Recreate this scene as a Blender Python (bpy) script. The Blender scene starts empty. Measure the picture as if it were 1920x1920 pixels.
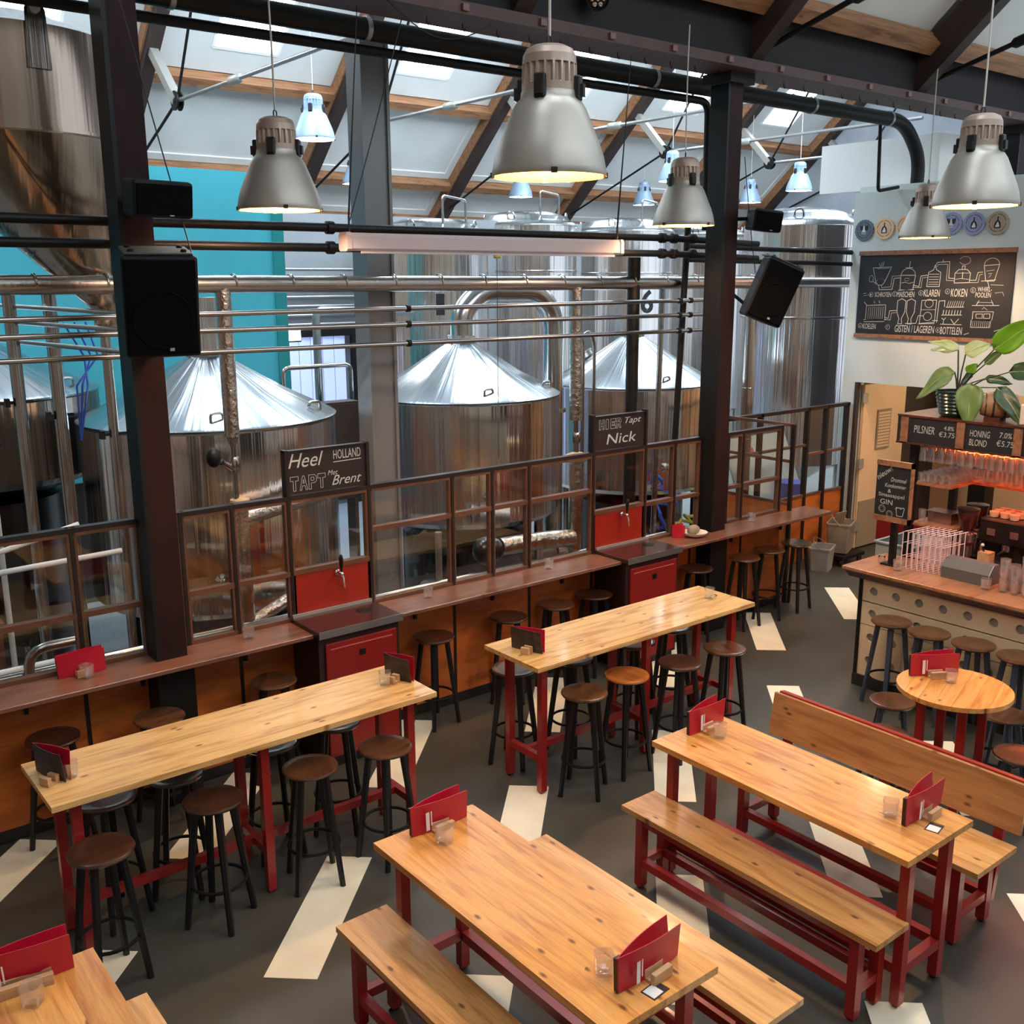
import bpy, bmesh, math, random
from mathutils import Vector, Matrix
random.seed(7)
PI = math.pi
SC = bpy.context.scene
COL = SC.collection
# ------------------------------------------------------------------ camera
cam_d = bpy.data.cameras.new('camera'); cam = bpy.data.objects.new('camera', cam_d); COL.objects.link(cam)
cam_d.sensor_width = 36.0; cam_d.lens = 1907.0/1920.0*36.0; cam_d.clip_start = 0.05; cam_d.clip_end = 200
CH = 3.35
_yaw, _pit, _rol = 0.67084, 0.22446, 0.00449
_f = Vector((math.sin(_yaw)*math.cos(_pit), math.cos(_yaw)*math.cos(_pit), -math.sin(_pit)))
_r = Vector((math.cos(_yaw), -math.sin(_yaw), 0)); _d = _f.cross(_r)
_r2 = math.cos(_rol)*_r + math.sin(_rol)*_d; _d2 = -math.sin(_rol)*_r + math.cos(_rol)*_d
_m = Matrix((_r2, -_d2, -_f)).transposed().to_4x4(); _m.translation = Vector((0, 0, CH))
cam.matrix_world = _m
SC.camera = cam
# ------------------------------------------------------------------ world, exposure
SC.view_settings.view_transform = 'Standard'; SC.view_settings.look = 'None'
SC.view_settings.gamma = 1.0; SC.view_settings.use_curve_mapping = False
SC.view_settings.exposure = 0.4
W = bpy.data.worlds.new('overcast_sky'); SC.world = W; W.use_nodes = True
_bg = W.node_tree.nodes['Background']; _bg.inputs[0].default_value = (0.75, 0.86, 1.0, 1); _bg.inputs[1].default_value = 1.0
SKYLIGHT = 11.0       # radiance of the skylight panes, visible and added
LAMP_W = 42.0        # watts of each warm pendant over the dining hall
LAMP_BACK_W = 30.0   # watts of each white pendant over the brewery
# ------------------------------------------------------------------ colour and material helpers
def lin(c):
    r = []
    for v in c[:3]:
        v = v/255.0
        r.append(v/12.92 if v <= 0.04045 else ((v+0.055)/1.055)**2.4)
    return (r[0], r[1], r[2], 1.0)
MATS = {}
def newmat(name):
    m = bpy.data.materials.new(name); m.use_nodes = True
    nt = m.node_tree; b = nt.nodes['Principled BSDF']
    MATS[name] = m
    return m, nt, b
def coords(nt, scale=(1, 1, 1), rand=False):
    tc = nt.nodes.new('ShaderNodeTexCoord'); mp = nt.nodes.new('ShaderNodeMapping')
    mp.inputs['Scale'].default_value = scale
    nt.links.new(tc.outputs['Object'], mp.inputs['Vector'])
    if rand:
        oi = nt.nodes.new('ShaderNodeObjectInfo'); ml = nt.nodes.new('ShaderNodeMath'); ml.operation = 'MULTIPLY'; ml.inputs[1].default_value = 37.0
        nt.links.new(oi.outputs['Random'], ml.inputs[0])
        cb = nt.nodes.new('ShaderNodeCombineXYZ')
        for i in range(3): nt.links.new(ml.outputs[0], cb.inputs[i])
        nt.links.new(cb.outputs[0], mp.inputs['Location'])
    return mp.outputs['Vector']
def ramp(nt, fac, stops):
    r = nt.nodes.new('ShaderNodeValToRGB'); nt.links.new(fac, r.inputs[0])
    e = r.color_ramp.elements
    while len(e) < len(stops): e.new(0.5)
    for i, (p, c) in enumerate(stops): e[i].position = p; e[i].color = c
    return r.outputs[0]
def mixc(nt, fac, a, b, mode='MIX'):
    m = nt.nodes.new('ShaderNodeMix'); m.data_type = 'RGBA'; m.blend_type = mode
    for idx, v in ((0, fac), (6, a), (7, b)):
        if isinstance(v, (int, float)): m.inputs[idx].default_value = v
        elif isinstance(v, tuple): m.inputs[idx].default_value = v
        else: nt.links.new(v, m.inputs[idx])
    return m.outputs[2]
def P(name, rgb, rough=0.5, metal=0.0, noise=None, bump=None, coat=0.0, spec=0.5, aniso=0.0, rand=False):
    """plain principled material with optional colour noise (scale, amount, stretch) and bump (scale, strength, stretch)"""
    m, nt, b = newmat(name)
    c = lin(rgb)
    b.inputs['Base Color'].default_value = c; b.inputs['Roughness'].default_value = rough; b.inputs['Metallic'].default_value = metal
    b.inputs['Specular IOR Level'].default_value = spec
    if coat: b.inputs['Coat Weight'].default_value = coat; b.inputs['Coat Roughness'].default_value = 0.12
    if noise:
        sc, am, st = noise
        n = nt.nodes.new('ShaderNodeTexNoise'); n.inputs['Scale'].default_value = sc; n.inputs['Detail'].default_value = 5
        nt.links.new(coords(nt, st, rand), n.inputs['Vector'])
        lo = tuple(v*(1-am) for v in c[:3])+(1,); hi = tuple(min(1, v*(1+am)) for v in c[:3])+(1,)
        nt.links.new(ramp(nt, n.outputs[0], [(0.3, lo), (0.7, hi)]), b.inputs['Base Color'])
    if bump:
        sc, stg, st = bump
        n2 = nt.nodes.new('ShaderNodeTexNoise'); n2.inputs['Scale'].default_value = sc; n2.inputs['Detail'].default_value = 4
        nt.links.new(coords(nt, st, rand), n2.inputs['Vector'])
        bp = nt.nodes.new('ShaderNodeBump'); bp.inputs['Strength'].default_value = stg; bp.inputs['Distance'].default_value = 0.02
        nt.links.new(n2.outputs[0], bp.inputs['Height']); nt.links.new(bp.outputs[0], b.inputs['Normal'])
    if aniso:
        b.inputs['Anisotropic'].default_value = aniso
        t = nt.nodes.new('ShaderNodeTangent'); t.direction_type = 'RADIAL'; t.axis = 'Z'
        nt.links.new(t.outputs[0], b.inputs['Tangent'])
    return m
def WOOD(name, light, dark, knot=(96, 52, 20), rough=0.35, coat=0.3, knots=0.5, gscale=9.0, amount=1.0, upright=False):
    """boards: grain along local X, knots, and a tint that changes from board to board"""
    m, nt, b = newmat(name)
    v = coords(nt, (1.1, gscale, gscale), True)
    n = nt.nodes.new('ShaderNodeTexNoise'); n.inputs['Scale'].default_value = 2.2; n.inputs['Detail'].default_value = 6; n.inputs['Distortion'].default_value = 0.6
    nt.links.new(v, n.inputs['Vector'])
    col = ramp(nt, n.outputs[0], [(0.32, lin(dark)), (0.52, lin(light)), (0.72, tuple(min(1, x*1.12) for x in lin(light)[:3])+(1,))])
    # fine fibre
    v2 = coords(nt, (2.5, 90, 90), True)
    n2 = nt.nodes.new('ShaderNodeTexNoise'); n2.inputs['Scale'].default_value = 1.5; n2.inputs['Detail'].default_value = 3
    nt.links.new(v2, n2.inputs['Vector'])
    col = mixc(nt, 0.35*amount, col, ramp(nt, n2.outputs[0], [(0.35, (0.55, 0.5, 0.45, 1)), (0.65, (1, 1, 1, 1))]), 'MULTIPLY')
    if knots:
        v3 = coords(nt, (5.0, 11.0, 11.0), True)
        if upright:
            sx = nt.nodes.new('ShaderNodeSeparateXYZ'); cx = nt.nodes.new('ShaderNodeCombineXYZ'); nt.links.new(v3, sx.inputs[0])
            nt.links.new(sx.outputs[0], cx.inputs[0]); nt.links.new(sx.outputs[2], cx.inputs[1]); v3 = cx.outputs[0]
        vo = nt.nodes.new('ShaderNodeTexVoronoi'); vo.inputs['Scale'].default_value = 1.0; vo.inputs['Randomness'].default_value = 1.0; vo.voronoi_dimensions = '2D'
        nt.links.new(v3, vo.inputs['Vector'])
        sep = nt.nodes.new('ShaderNodeSeparateColor'); nt.links.new(vo.outputs['Color'], sep.inputs[0])
        gt = nt.nodes.new('ShaderNodeMath'); gt.operation = 'GREATER_THAN'; gt.inputs[1].default_value = 1.0-0.45*knots
        nt.links.new(sep.outputs[0], gt.inputs[0])
        sm = nt.nodes.new('ShaderNodeMapRange'); sm.inputs[1].default_value = 0.05; sm.inputs[2].default_value = 0.14; sm.inputs[3].default_value = 1.0; sm.inputs[4].default_value = 0.0
        nt.links.new(vo.outputs['Distance'], sm.inputs[0])
        ml = nt.nodes.new('ShaderNodeMath'); ml.operation = 'MULTIPLY'; nt.links.new(gt.outputs[0], ml.inputs[0]); nt.links.new(sm.outputs[0], ml.inputs[1])
        ml2 = nt.nodes.new('ShaderNodeMath'); ml2.operation = 'MULTIPLY'; ml2.inputs[1].default_value = 0.85; nt.links.new(ml.outputs[0], ml2.inputs[0])
        col = mixc(nt, ml2.outputs[0], col, lin(knot))
    oi = nt.nodes.new('ShaderNodeObjectInfo')
    mr = nt.nodes.new('ShaderNodeMapRange'); mr.inputs[3].default_value = 0.9; mr.inputs[4].default_value = 1.06
    nt.links.new(oi.outputs['Random'], mr.inputs[0])
    hs = nt.nodes.new('ShaderNodeHueSaturation'); nt.links.new(mr.outputs[0], hs.inputs['Value']); nt.links.new(col, hs.inputs['Color'])
    nt.links.new(hs.outputs[0], b.inputs['Base Color'])
    b.inputs['Roughness'].default_value = rough
    if coat: b.inputs['Coat Weight'].default_value = coat; b.inputs['Coat Roughness'].default_value = 0.1
    return m
def STEEL(name, rgb=(196, 196, 194), rough=0.24, aniso=0.8, streak=0.08, bands=38.0, relief=0.03):
    """brushed stainless: polished round the tank, so highlights run up and down it"""
    m, nt, b = newmat(name)
    b.inputs['Metallic'].default_value = 1.0
    tc = nt.nodes.new('ShaderNodeTexCoord'); gr = nt.nodes.new('ShaderNodeTexGradient'); gr.gradient_type = 'RADIAL'
    nt.links.new(tc.outputs['Object'], gr.inputs[0])
    sp = nt.nodes.new('ShaderNodeSeparateXYZ'); nt.links.new(tc.outputs['Object'], sp.inputs[0])
    m1 = nt.nodes.new('ShaderNodeMath'); m1.operation = 'MULTIPLY'; m1.inputs[1].default_value = bands; nt.links.new(gr.outputs['Fac'], m1.inputs[0])
    m2 = nt.nodes.new('ShaderNodeMath'); m2.operation = 'MULTIPLY'; m2.inputs[1].default_value = 0.12; nt.links.new(sp.outputs[2], m2.inputs[0])
    cb = nt.nodes.new('ShaderNodeCombineXYZ'); nt.links.new(m1.outputs[0], cb.inputs[0]); nt.links.new(m2.outputs[0], cb.inputs[1])
    n = nt.nodes.new('ShaderNodeTexNoise'); n.inputs['Scale'].default_value = 1.0; n.inputs['Detail'].default_value = 4; n.inputs['Roughness'].default_value = 0.5
    nt.links.new(cb.outputs[0], n.inputs['Vector'])
    c = lin(rgb); lo = tuple(x*(1-streak) for x in c[:3])+(1,); hi = tuple(min(1, x*(1+streak)) for x in c[:3])+(1,)
    nt.links.new(ramp(nt, n.outputs[0], [(0.3, lo), (0.7, hi)]), b.inputs['Base Color'])
    bp = nt.nodes.new('ShaderNodeBump'); bp.inputs['Strength'].default_value = 1.0; bp.inputs['Distance'].default_value = relief
    nt.links.new(n.outputs[0], bp.inputs['Height']); nt.links.new(bp.outputs[0], b.inputs['Normal'])
    b.inputs['Roughness'].default_value = rough; b.inputs['Anisotropic'].default_value = aniso
    t = nt.nodes.new('ShaderNodeTangent'); t.direction_type = 'RADIAL'; t.axis = 'Z'
    nt.links.new(t.outputs[0], b.inputs['Tangent'])
    return m
def EMIT(name, rgb, strength):
    m = bpy.data.materials.new(name); m.use_nodes = True; nt = m.node_tree
    b = nt.nodes['Principled BSDF']; b.inputs['Base Color'].default_value = lin(rgb)
    b.inputs['Emission Color'].default_value = lin(rgb); b.inputs['Emission Strength'].default_value = strength
    MATS[name] = m; return m
def schlick(nt, f0, f90=1.0):
    """reflectance of a thin sheet, the same from both sides"""
    lw = nt.nodes.new('ShaderNodeLayerWeight'); lw.inputs[0].default_value = 0.5
    pw = nt.nodes.new('ShaderNodeMath'); pw.operation = 'POWER'; pw.inputs[1].default_value = 4.0; nt.links.new(lw.outputs['Facing'], pw.inputs[0])
    ma = nt.nodes.new('ShaderNodeMath'); ma.operation = 'MULTIPLY_ADD'; ma.inputs[1].default_value = f90-f0; ma.inputs[2].default_value = f0; nt.links.new(pw.outputs[0], ma.inputs[0])
    return ma
def PANE(name, tint=(0.9, 0.93, 0.92), ior=1.5, rough=0.02):
    m = bpy.data.materials.new(name); m.use_nodes = True; nt = m.node_tree
    nt.nodes.remove(nt.nodes['Principled BSDF']); out = nt.nodes['Material Output']
    tr = nt.nodes.new('ShaderNodeBsdfTransparent'); tr.inputs[0].default_value = tint+(1,)
    gl = nt.nodes.new('ShaderNodeBsdfGlossy'); gl.inputs['Roughness'].default_value = rough
    fr = schlick(nt, 0.05)
    mx = nt.nodes.new('ShaderNodeMixShader')
    nt.links.new(fr.outputs[0], mx.inputs[0]); nt.links.new(tr.outputs[0], mx.inputs[1]); nt.links.new(gl.outputs[0], mx.inputs[2]); nt.links.new(mx.outputs[0], out.inputs[0])
    MATS[name] = m; return m
def GLASS(name, tint=(1, 1, 1), rough=0.03, opac=0.3):
    """thick drinking glass, thin-walled: clear with strong edge reflections and a little milky scatter"""
    m = bpy.data.materials.new(name); m.use_nodes = True; nt = m.node_tree
    nt.nodes.remove(nt.nodes['Principled BSDF']); out = nt.nodes['Material Output']
    tr = nt.nodes.new('ShaderNodeBsdfTransparent'); tr.inputs[0].default_value = tint+(1,)
    df = nt.nodes.new('ShaderNodeBsdfTranslucent'); df.inputs[0].default_value = tint+(1,)
    d2 = nt.nodes.new('ShaderNodeBsdfDiffuse'); d2.inputs[0].default_value = tint+(1,)
    ad = nt.nodes.new('ShaderNodeMixShader'); ad.inputs[0].default_value = 0.5; nt.links.new(df.outputs[0], ad.inputs[1]); nt.links.new(d2.outputs[0], ad.inputs[2])
    m1 = nt.nodes.new('ShaderNodeMixShader'); m1.inputs[0].default_value = opac
    nt.links.new(tr.outputs[0], m1.inputs[1]); nt.links.new(ad.outputs[0], m1.inputs[2])
    gl = nt.nodes.new('ShaderNodeBsdfGlossy'); gl.inputs['Roughness'].default_value = rough
    fr = schlick(nt, 0.2, 0.95)
    mx = nt.nodes.new('ShaderNodeMixShader')
    nt.links.new(fr.outputs[0], mx.inputs[0]); nt.links.new(m1.outputs[0], mx.inputs[1]); nt.links.new(gl.outputs[0], mx.inputs[2]); nt.links.new(mx.outputs[0], out.inputs[0])
    MATS[name] = m; return m
# ------------------------------------------------------------------ materials
P('floor_paint', (64, 62, 54), 0.4, noise=(1.6, 0.22, (1, 1, 1)), bump=(40, 0.04, (1, 1, 1)))
P('stripe_paint', (236, 226, 196), 0.5, noise=(3.0, 0.1, (1, 1, 1)))
P('hall_concrete', (124, 130, 132), 0.45, noise=(1.2, 0.18, (1, 1, 1)))
WOOD('pine_high', (222, 178, 112), (186, 134, 70), rough=0.34, coat=0.35, knots=0.55)
WOOD('pine_low', (226, 160, 84), (192, 120, 52), rough=0.3, coat=0.45, knots=0.6)
WOOD('pine_bench', (218, 162, 98), (180, 122, 60), rough=0.32, coat=0.35, knots=0.7)
WOOD('pine_back', (196, 140, 88), (168, 112, 64), rough=0.35, coat=0.3, knots=0.75, upright=True)
WOOD('stool_wood', (96, 60, 36), (66, 38, 22), rough=0.28, coat=0.5, knots=0)
WOOD('stool_wood_dark', (70, 40, 26), (46, 24, 15), rough=0.28, coat=0.5, knots=0)
WOOD('stool_wood_amber', (176, 100, 40), (138, 72, 26), rough=0.28, coat=0.5, knots=0)
WOOD('counter_wood', (128, 84, 64), (100, 62, 46), rough=0.3, coat=0.35, knots=0.2, gscale=6)
WOOD('ply_orange', (192, 100, 36), (158, 76, 24), rough=0.42, coat=0.2, knots=0, gscale=3)
WOOD('roof_timber', (158, 112, 76), (120, 80, 52), rough=0.6, coat=0.0, knots=0.3)
WOOD('bar_wood', (178, 118, 78), (142, 88, 56), rough=0.28, coat=0.4, knots=0.1)
WOOD('bar_edge_wood', (92, 46, 32), (64, 30, 20), rough=0.35, coat=0.3, knots=0)
WOOD('frame_wood', (150, 106, 76), (118, 80, 56), rough=0.5, coat=0.0, knots=0)
WOOD('block_wood', (210, 166, 122), (184, 138, 94), rough=0.5, coat=0.0, knots=0)
P('red_paint', (150, 30, 26), 0.34, coat=0.3, noise=(6, 0.12, (1, 1, 1)))
P('stool_leg_paint', (14, 14, 17), 0.45)
P('stool_leg_slate', (52, 58, 74), 0.45)
P('steel_black', (11, 11, 12), 0.5, spec=0.35)
P('column_paint', (40, 19, 18), 0.6, noise=(5, 0.4, (1, 1, 0.5)), bump=(25, 0.1, (1, 1, 1)), spec=0.2)
P('beam_dark', (15, 9, 8), 0.75, noise=(4, 0.3, (1, 1, 1)))
P('beam_flange', (74, 46, 38), 0.55, noise=(6, 0.2, (1, 1, 1)))
P('frame_steel', (98, 62, 44), 0.4, noise=(8, 0.2, (1, 1, 1)))
P('frame_steel_dark', (30, 20, 18), 0.4)
P('tap_red', (150, 32, 16), 0.4, noise=(10, 0.1, (1, 1, 1)))
P('cabinet_red', (134, 22, 20), 0.4)
P('cabinet_dark', (46, 20, 20), 0.45)
P('drip_top', (92, 58, 52), 0.22, 0.6)
P('groove_pink', (188, 96, 88), 0.5)
P('plinth', (24, 20, 18), 0.6)
P('rafter_paint', (50, 36, 31), 0.65, noise=(5, 0.2, (1, 1, 1)))
P('roof_white', (214, 216, 212), 0.75, noise=(1.2, 0.05, (1, 1, 1)))
P('roof_moulding', (226, 222, 212), 0.7)
P('window_white', (240, 240, 236), 0.6)
P('wall_white', (200, 210, 206), 0.7, noise=(1.5, 0.04, (1, 1, 1)))
P('wall_grey', (128, 132, 134), 0.75, noise=(1.0, 0.12, (1, 1, 1)))
P('wall_gable', (150, 156, 162), 0.8, noise=(1.4, 0.14, (1, 1, 1)))
P('wall_warm', (206, 196, 180), 0.75, noise=(1.0, 0.2, (1, 1, 1)))
P('wall_brick', (176, 150, 132), 0.8, noise=(1.5, 0.3, (1, 1, 1)))
P('teal_paint', (66, 170, 182), 0.55, noise=(2, 0.05, (1, 1, 1)))
P('teal_dark', (14, 128, 128), 0.5)
P('door_tan', (226, 190, 148), 0.55, noise=(2, 0.03, (1, 1, 1)))
P('kick_plate', (150, 132, 108), 0.5)
P('corridor_wall', (224, 188, 146), 0.7)
STEEL('stainless', (228, 224, 220), 0.18, 0.6)
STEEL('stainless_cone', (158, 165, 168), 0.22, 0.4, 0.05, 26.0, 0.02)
STEEL('stainless_hopper', (186, 166, 150), 0.2, 0.6, 0.05, 13.0, 0.03)
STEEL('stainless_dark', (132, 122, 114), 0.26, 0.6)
P('stainless_plain', (190, 190, 188), 0.22, 1.0)
P('chrome', (224, 224, 224), 0.08, 1.0)
P('pipe_steel', (176, 172, 168), 0.2, 1.0)
P('zinc_rod', (170, 172, 172), 0.35, 0.9)
P('zinc_strut', (176, 176, 168), 0.45, 0.6)
P('foil', (196, 186, 176), 0.22, 1.0, bump=(26, 0.6, (1, 1, 1)))
P('jacket', (190, 182, 174), 0.26, 1.0, bump=(30, 0.08, (1, 1, 1)))
P('grey_column_paint', (122, 122, 124), 0.4, 0.3)
P('lamp_alu', (168, 164, 154), 0.42, 0.5, bump=(60, 0.02, (1, 1, 1)))
P('lamp_housing', (168, 150, 136), 0.42, 0.4)
P('lamp_white', (150, 174, 196), 0.4, 0.2)
P('lamp_inner', (236, 176, 96), 0.35, 0.3)
P('clip_black', (20, 19, 19), 0.5)
P('clip_pink', (120, 88, 80), 0.5)
P('cable_white', (196, 192, 180), 0.6)
P('cable_dark', (40, 38, 36), 0.6)
EMIT('bulb_warm', (255, 176, 84), 40.0)
EMIT('bulb_cool', (255, 244, 226), 30.0)
EMIT('skylight_glow', (236, 245, 255), SKYLIGHT)
EMIT('fill_rear_glow', (236, 245, 255), SKYLIGHT*0.35)
EMIT('fill_hall_glow', (222, 238, 255), SKYLIGHT*1.4)
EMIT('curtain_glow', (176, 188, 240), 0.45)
EMIT('worklight_glow', (255, 250, 240), 14.0)
EMIT('heat_strip_glow', (255, 116, 62), 90.0)
EMIT('corridor_glow', (255, 232, 200), 12.0)
PANE('pane_glass', (0.93, 0.95, 0.94))
GLASS('cup_glass', (1, 1, 1), opac=0.07)
GLASS('bar_glass', (1, 0.98, 0.97), opac=0.08)
P('menu_red', (186, 14, 44), 0.4, coat=0.2)
P('menu_black', (26, 22, 26), 0.4)
P('menu_print', (238, 226, 222), 0.6)
P('menu_page', (58, 46, 40), 0.5, noise=(30, 0.6, (1, 1, 1)))
P('card_white', (226, 222, 214), 0.6)
P('card_dark', (38, 30, 34), 0.4)
P('speaker_black', (10, 10, 11), 0.6, spec=0.25)
P('speaker_grille', (7, 7, 8), 0.9, spec=0.1)
P('speaker_grey', (64, 62, 60), 0.55)
P('badge', (170, 168, 164), 0.4)
P('chalkboard', (20, 24, 30), 0.6, noise=(3, 0.2, (1, 1, 1)))
P('chalkboard_brown', (34, 20, 20), 0.55)
P('chalk', (186, 188, 184), 0.85)
P('screen_case', (196, 180, 178), 0.5)
P('pot_green', (24, 52, 44), 0.2, coat=0.5)
P('soil', (46, 36, 26), 0.9, bump=(40, 0.5, (1, 1, 1)))
P('leaf_bright', (112, 172, 32), 0.4, noise=(6, 0.2, (1, 1, 1)))
P('leaf_pale', (186, 190, 128), 0.42, noise=(6, 0.15, (1, 1, 1)))
P('leaf_mid', (96, 122, 66), 0.4, noise=(6, 0.2, (1, 1, 1)))
P('leaf_dark', (36, 66, 30), 0.38, noise=(6, 0.2, (1, 1, 1)))
P('stem_dark', (62, 64, 50), 0.5)
P('bar_panel', (206, 182, 148), 0.6, noise=(2.5, 0.06, (1, 1, 1)))
P('hole_grey', (128, 124, 120), 0.6)
P('rack_white', (226, 206, 202), 0.45)
P('box_grey', (84, 84, 82), 0.6)
P('tub_grey', (150, 156, 158), 0.5)
P('tub_dark', (70, 76, 80), 0.6)
P('bucket_grey', (150, 146, 136), 0.6, noise=(6, 0.15, (1, 1, 1)))
P('bucket_stained', (140, 124, 104), 0.65, noise=(5, 0.3, (1, 1, 1)))
P('cardboard', (136, 112, 88), 0.7)
P('barrel_wood', (160, 122, 88), 0.5, noise=(12, 0.2, (0.3, 4, 4)))
P('barrel_hoop', (70, 66, 62), 0.4, 0.8)
P('coffee_black', (20, 16, 16), 0.3, coat=0.3)
P('coffee_steel', (176, 150, 150), 0.25, 0.9)
P('hopper_smoke', (66, 26, 20), 0.15, coat=0.5)
P('cloth_orange', (226, 140, 30), 0.8)
P('cloth_grey', (168, 130, 130), 0.85)
P('tray_red', (120, 26, 20), 0.4)
P('cup_ceramic', (236, 190, 160), 0.35)
P('box_cream', (222, 206, 190), 0.6)
P('wood_red_cabinet', (126, 18, 18), 0.45)
P('cap_slate', (96, 110, 122), 0.4)
P('cap_peach', (226, 190, 150), 0.45)
P('cap_lilac', (150, 156, 190), 0.45)
P('cap_tan', (176, 158, 134), 0.45)
P('emblem_black', (24, 24, 28), 0.5)
P('hose_black', (24, 24, 26), 0.5)
P('hose_blue', (40, 84, 190), 0.5)
P('hose_yellow', (206, 196, 90), 0.5)
P('plastic_white', (224, 226, 226), 0.5)
P('plastic_blue', (40, 74, 170), 0.5)
P('sheet_plastic', (150, 166, 190), 0.3, coat=0.3)
P('table_brown', (96, 50, 34), 0.4)
P('panel_grey_dark', (84, 78, 78), 0.35, 0.6)
P('tan_cloth', (180, 160, 120), 0.8)
P('green_machine', (40, 66, 58), 0.4)
P('label_paper', (228, 228, 222), 0.7)
P('sticker_orange', (220, 86, 40), 0.5)
# ------------------------------------------------------------------ mesh helpers
def V(*a): return Vector(a)
def frame_of(d):
    d = d.normalized(); up = Vector((0, 0, 1)) if abs(d.z) < 0.95 else Vector((0, 1, 0))
    s = d.cross(up).normalized(); return s, s.cross(d).normalized()
class MB:
    def __init__(self): self.v = []; self.f = []
    def add(self, vs, fs):
        k = len(self.v); self.v += [Vector(p) for p in vs]; self.f += [tuple(i+k for i in q) for q in fs]; return self
    def box(self, x0, x1, y0, y1, z0, z1, rot=None, piv=None, c=0.0):
        if c > 0:   # chamfered on all edges of the outline seen from above and below
            m = bmesh.new(); bmesh.ops.create_cube(m, size=1.0)
            for q in m.verts: q.co = Vector(((x0+x1)/2+q.co.x*(x1-x0), (y0+y1)/2+q.co.y*(y1-y0), (z0+z1)/2+q.co.z*(z1-z0)))
            bmesh.ops.bevel(m, geom=m.edges[:], offset=c, segments=1, affect='EDGES')
            m.verts.ensure_lookup_table()
            vs = [q.co.copy() for q in m.verts]; fs = [[q.index for q in f.verts] for f in m.faces]; m.free()
        else:
            vs = [V(x0,y0,z0),V(x1,y0,z0),V(x1,y1,z0),V(x0,y1,z0),V(x0,y0,z1),V(x1,y0,z1),V(x1,y1,z1),V(x0,y1,z1)]
            fs = [(0,3,2,1),(4,5,6,7),(0,1,5,4),(1,2,6,5),(2,3,7,6),(3,0,4,7)]
        if rot is not None:
            pv = Vector(piv) if piv is not None else V(0,0,0)
            vs = [rot @ (p-pv) + pv for p in vs]
        return self.add(vs, fs)
    def bar(self, p, q, w, h, up=None):
        p, q = Vector(p), Vector(q); d = (q-p)
        if up is None: s, u = frame_of(d)
        else:
            s = d.normalized().cross(Vector(up)).normalized(); u = s.cross(d.normalized()).normalized()
        vs = []
        for c in (p, q):
            for a, b in ((-1,-1),(1,-1),(1,1),(-1,1)): vs.append(c+s*a*w/2+u*b*h/2)
        return self.add(vs, [(0,1,2,3),(7,6,5,4),(0,4,5,1),(1,5,6,2),(2,6,7,3),(3,7,4,0)])
    def tube(self, pts, r, n=10, caps=True, closed=False):
        pts = [Vector(p) for p in pts]; m = len(pts); rs = r if isinstance(r, (list, tuple)) else [r]*m
        vs = []; prev = None
        for i, p in enumerate(pts):
            if closed: t = pts[(i+1) % m]-pts[i-1]
            elif i == 0: t = pts[1]-pts[0]
            elif i == m-1: t = pts[-1]-pts[-2]
            else: t = (pts[i+1]-p).normalized()+(p-pts[i-1]).normalized()
            t = t.normalized()
            if prev is None: s, u = frame_of(t)
            else:
                s = prev - t*prev.dot(t)
                if s.length < 1e-6: s, u = frame_of(t)
                s.normalize(); u = t.cross(s)*-1
            prev = s
            for k in range(n):
                a = 2*PI*k/n; vs.append(p+(s*math.cos(a)+u*math.sin(a))*rs[i])
        fs = []
        for i in range(m if closed else m-1):
            j = (i+1) % m
            for k in range(n):
                k2 = (k+1) % n; fs.append((i*n+k, i*n+k2, j*n+k2, j*n+k))
        if caps and not closed: fs.append(tuple(range(n))[::-1]); fs.append(tuple(range((m-1)*n, m*n)))
        return self.add(vs, fs)
    def lathe(self, prof, n=32, c=(0,0,0), ax=None, cap0=True, cap1=True):
        """profile of (radius, height); ax = optional axis direction"""
        c = Vector(c); vs = []; fs = []; m = len(prof)
        if ax is None: s, u, w = V(1,0,0), V(0,1,0), V(0,0,1)
        else: w = Vector(ax).normalized(); s, u = frame_of(w)
        for r, z in prof:
            for k in range(n):
                a = 2*PI*k/n; vs.append(c+s*(r*math.cos(a))+u*(r*math.sin(a))+w*z)
        for i in range(m-1):
            for k in range(n):
                k2 = (k+1) % n; fs.append((i*n+k, i*n+k2, (i+1)*n+k2, (i+1)*n+k))
        if cap0 and prof[0][0] > 1e-5: fs.append(tuple(range(n))[::-1])
        if cap1 and prof[-1][0] > 1e-5: fs.append(tuple(range((m-1)*n, m*n)))
        return self.add(vs, fs)
    def ball(self, c, r, n=10, m=7, sq=(1,1,1)):
        prof = [(r*math.sin(PI*i/m), -r*math.cos(PI*i/m)) for i in range(m+1)]; prof[0] = (0.0005, -r); prof[-1] = (0.0005, r)
        k = len(self.v); self.lathe(prof, n, (0,0,0))
        for i in range(k, len(self.v)):
            q = self.v[i]; self.v[i] = Vector((q.x*sq[0], q.y*sq[1], q.z*sq[2]))+Vector(c)
        return self
    def prism(self, poly, d):
        """polygon of 3-D points pushed along d"""
        n = len(poly); p = [Vector(q) for q in poly]; d = Vector(d)
        return self.add(p+[q+d for q in p], [tuple(range(n))[::-1], tuple(range(n, 2*n))]+[(i, (i+1) % n, n+(i+1) % n, n+i) for i in range(n)])
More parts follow.
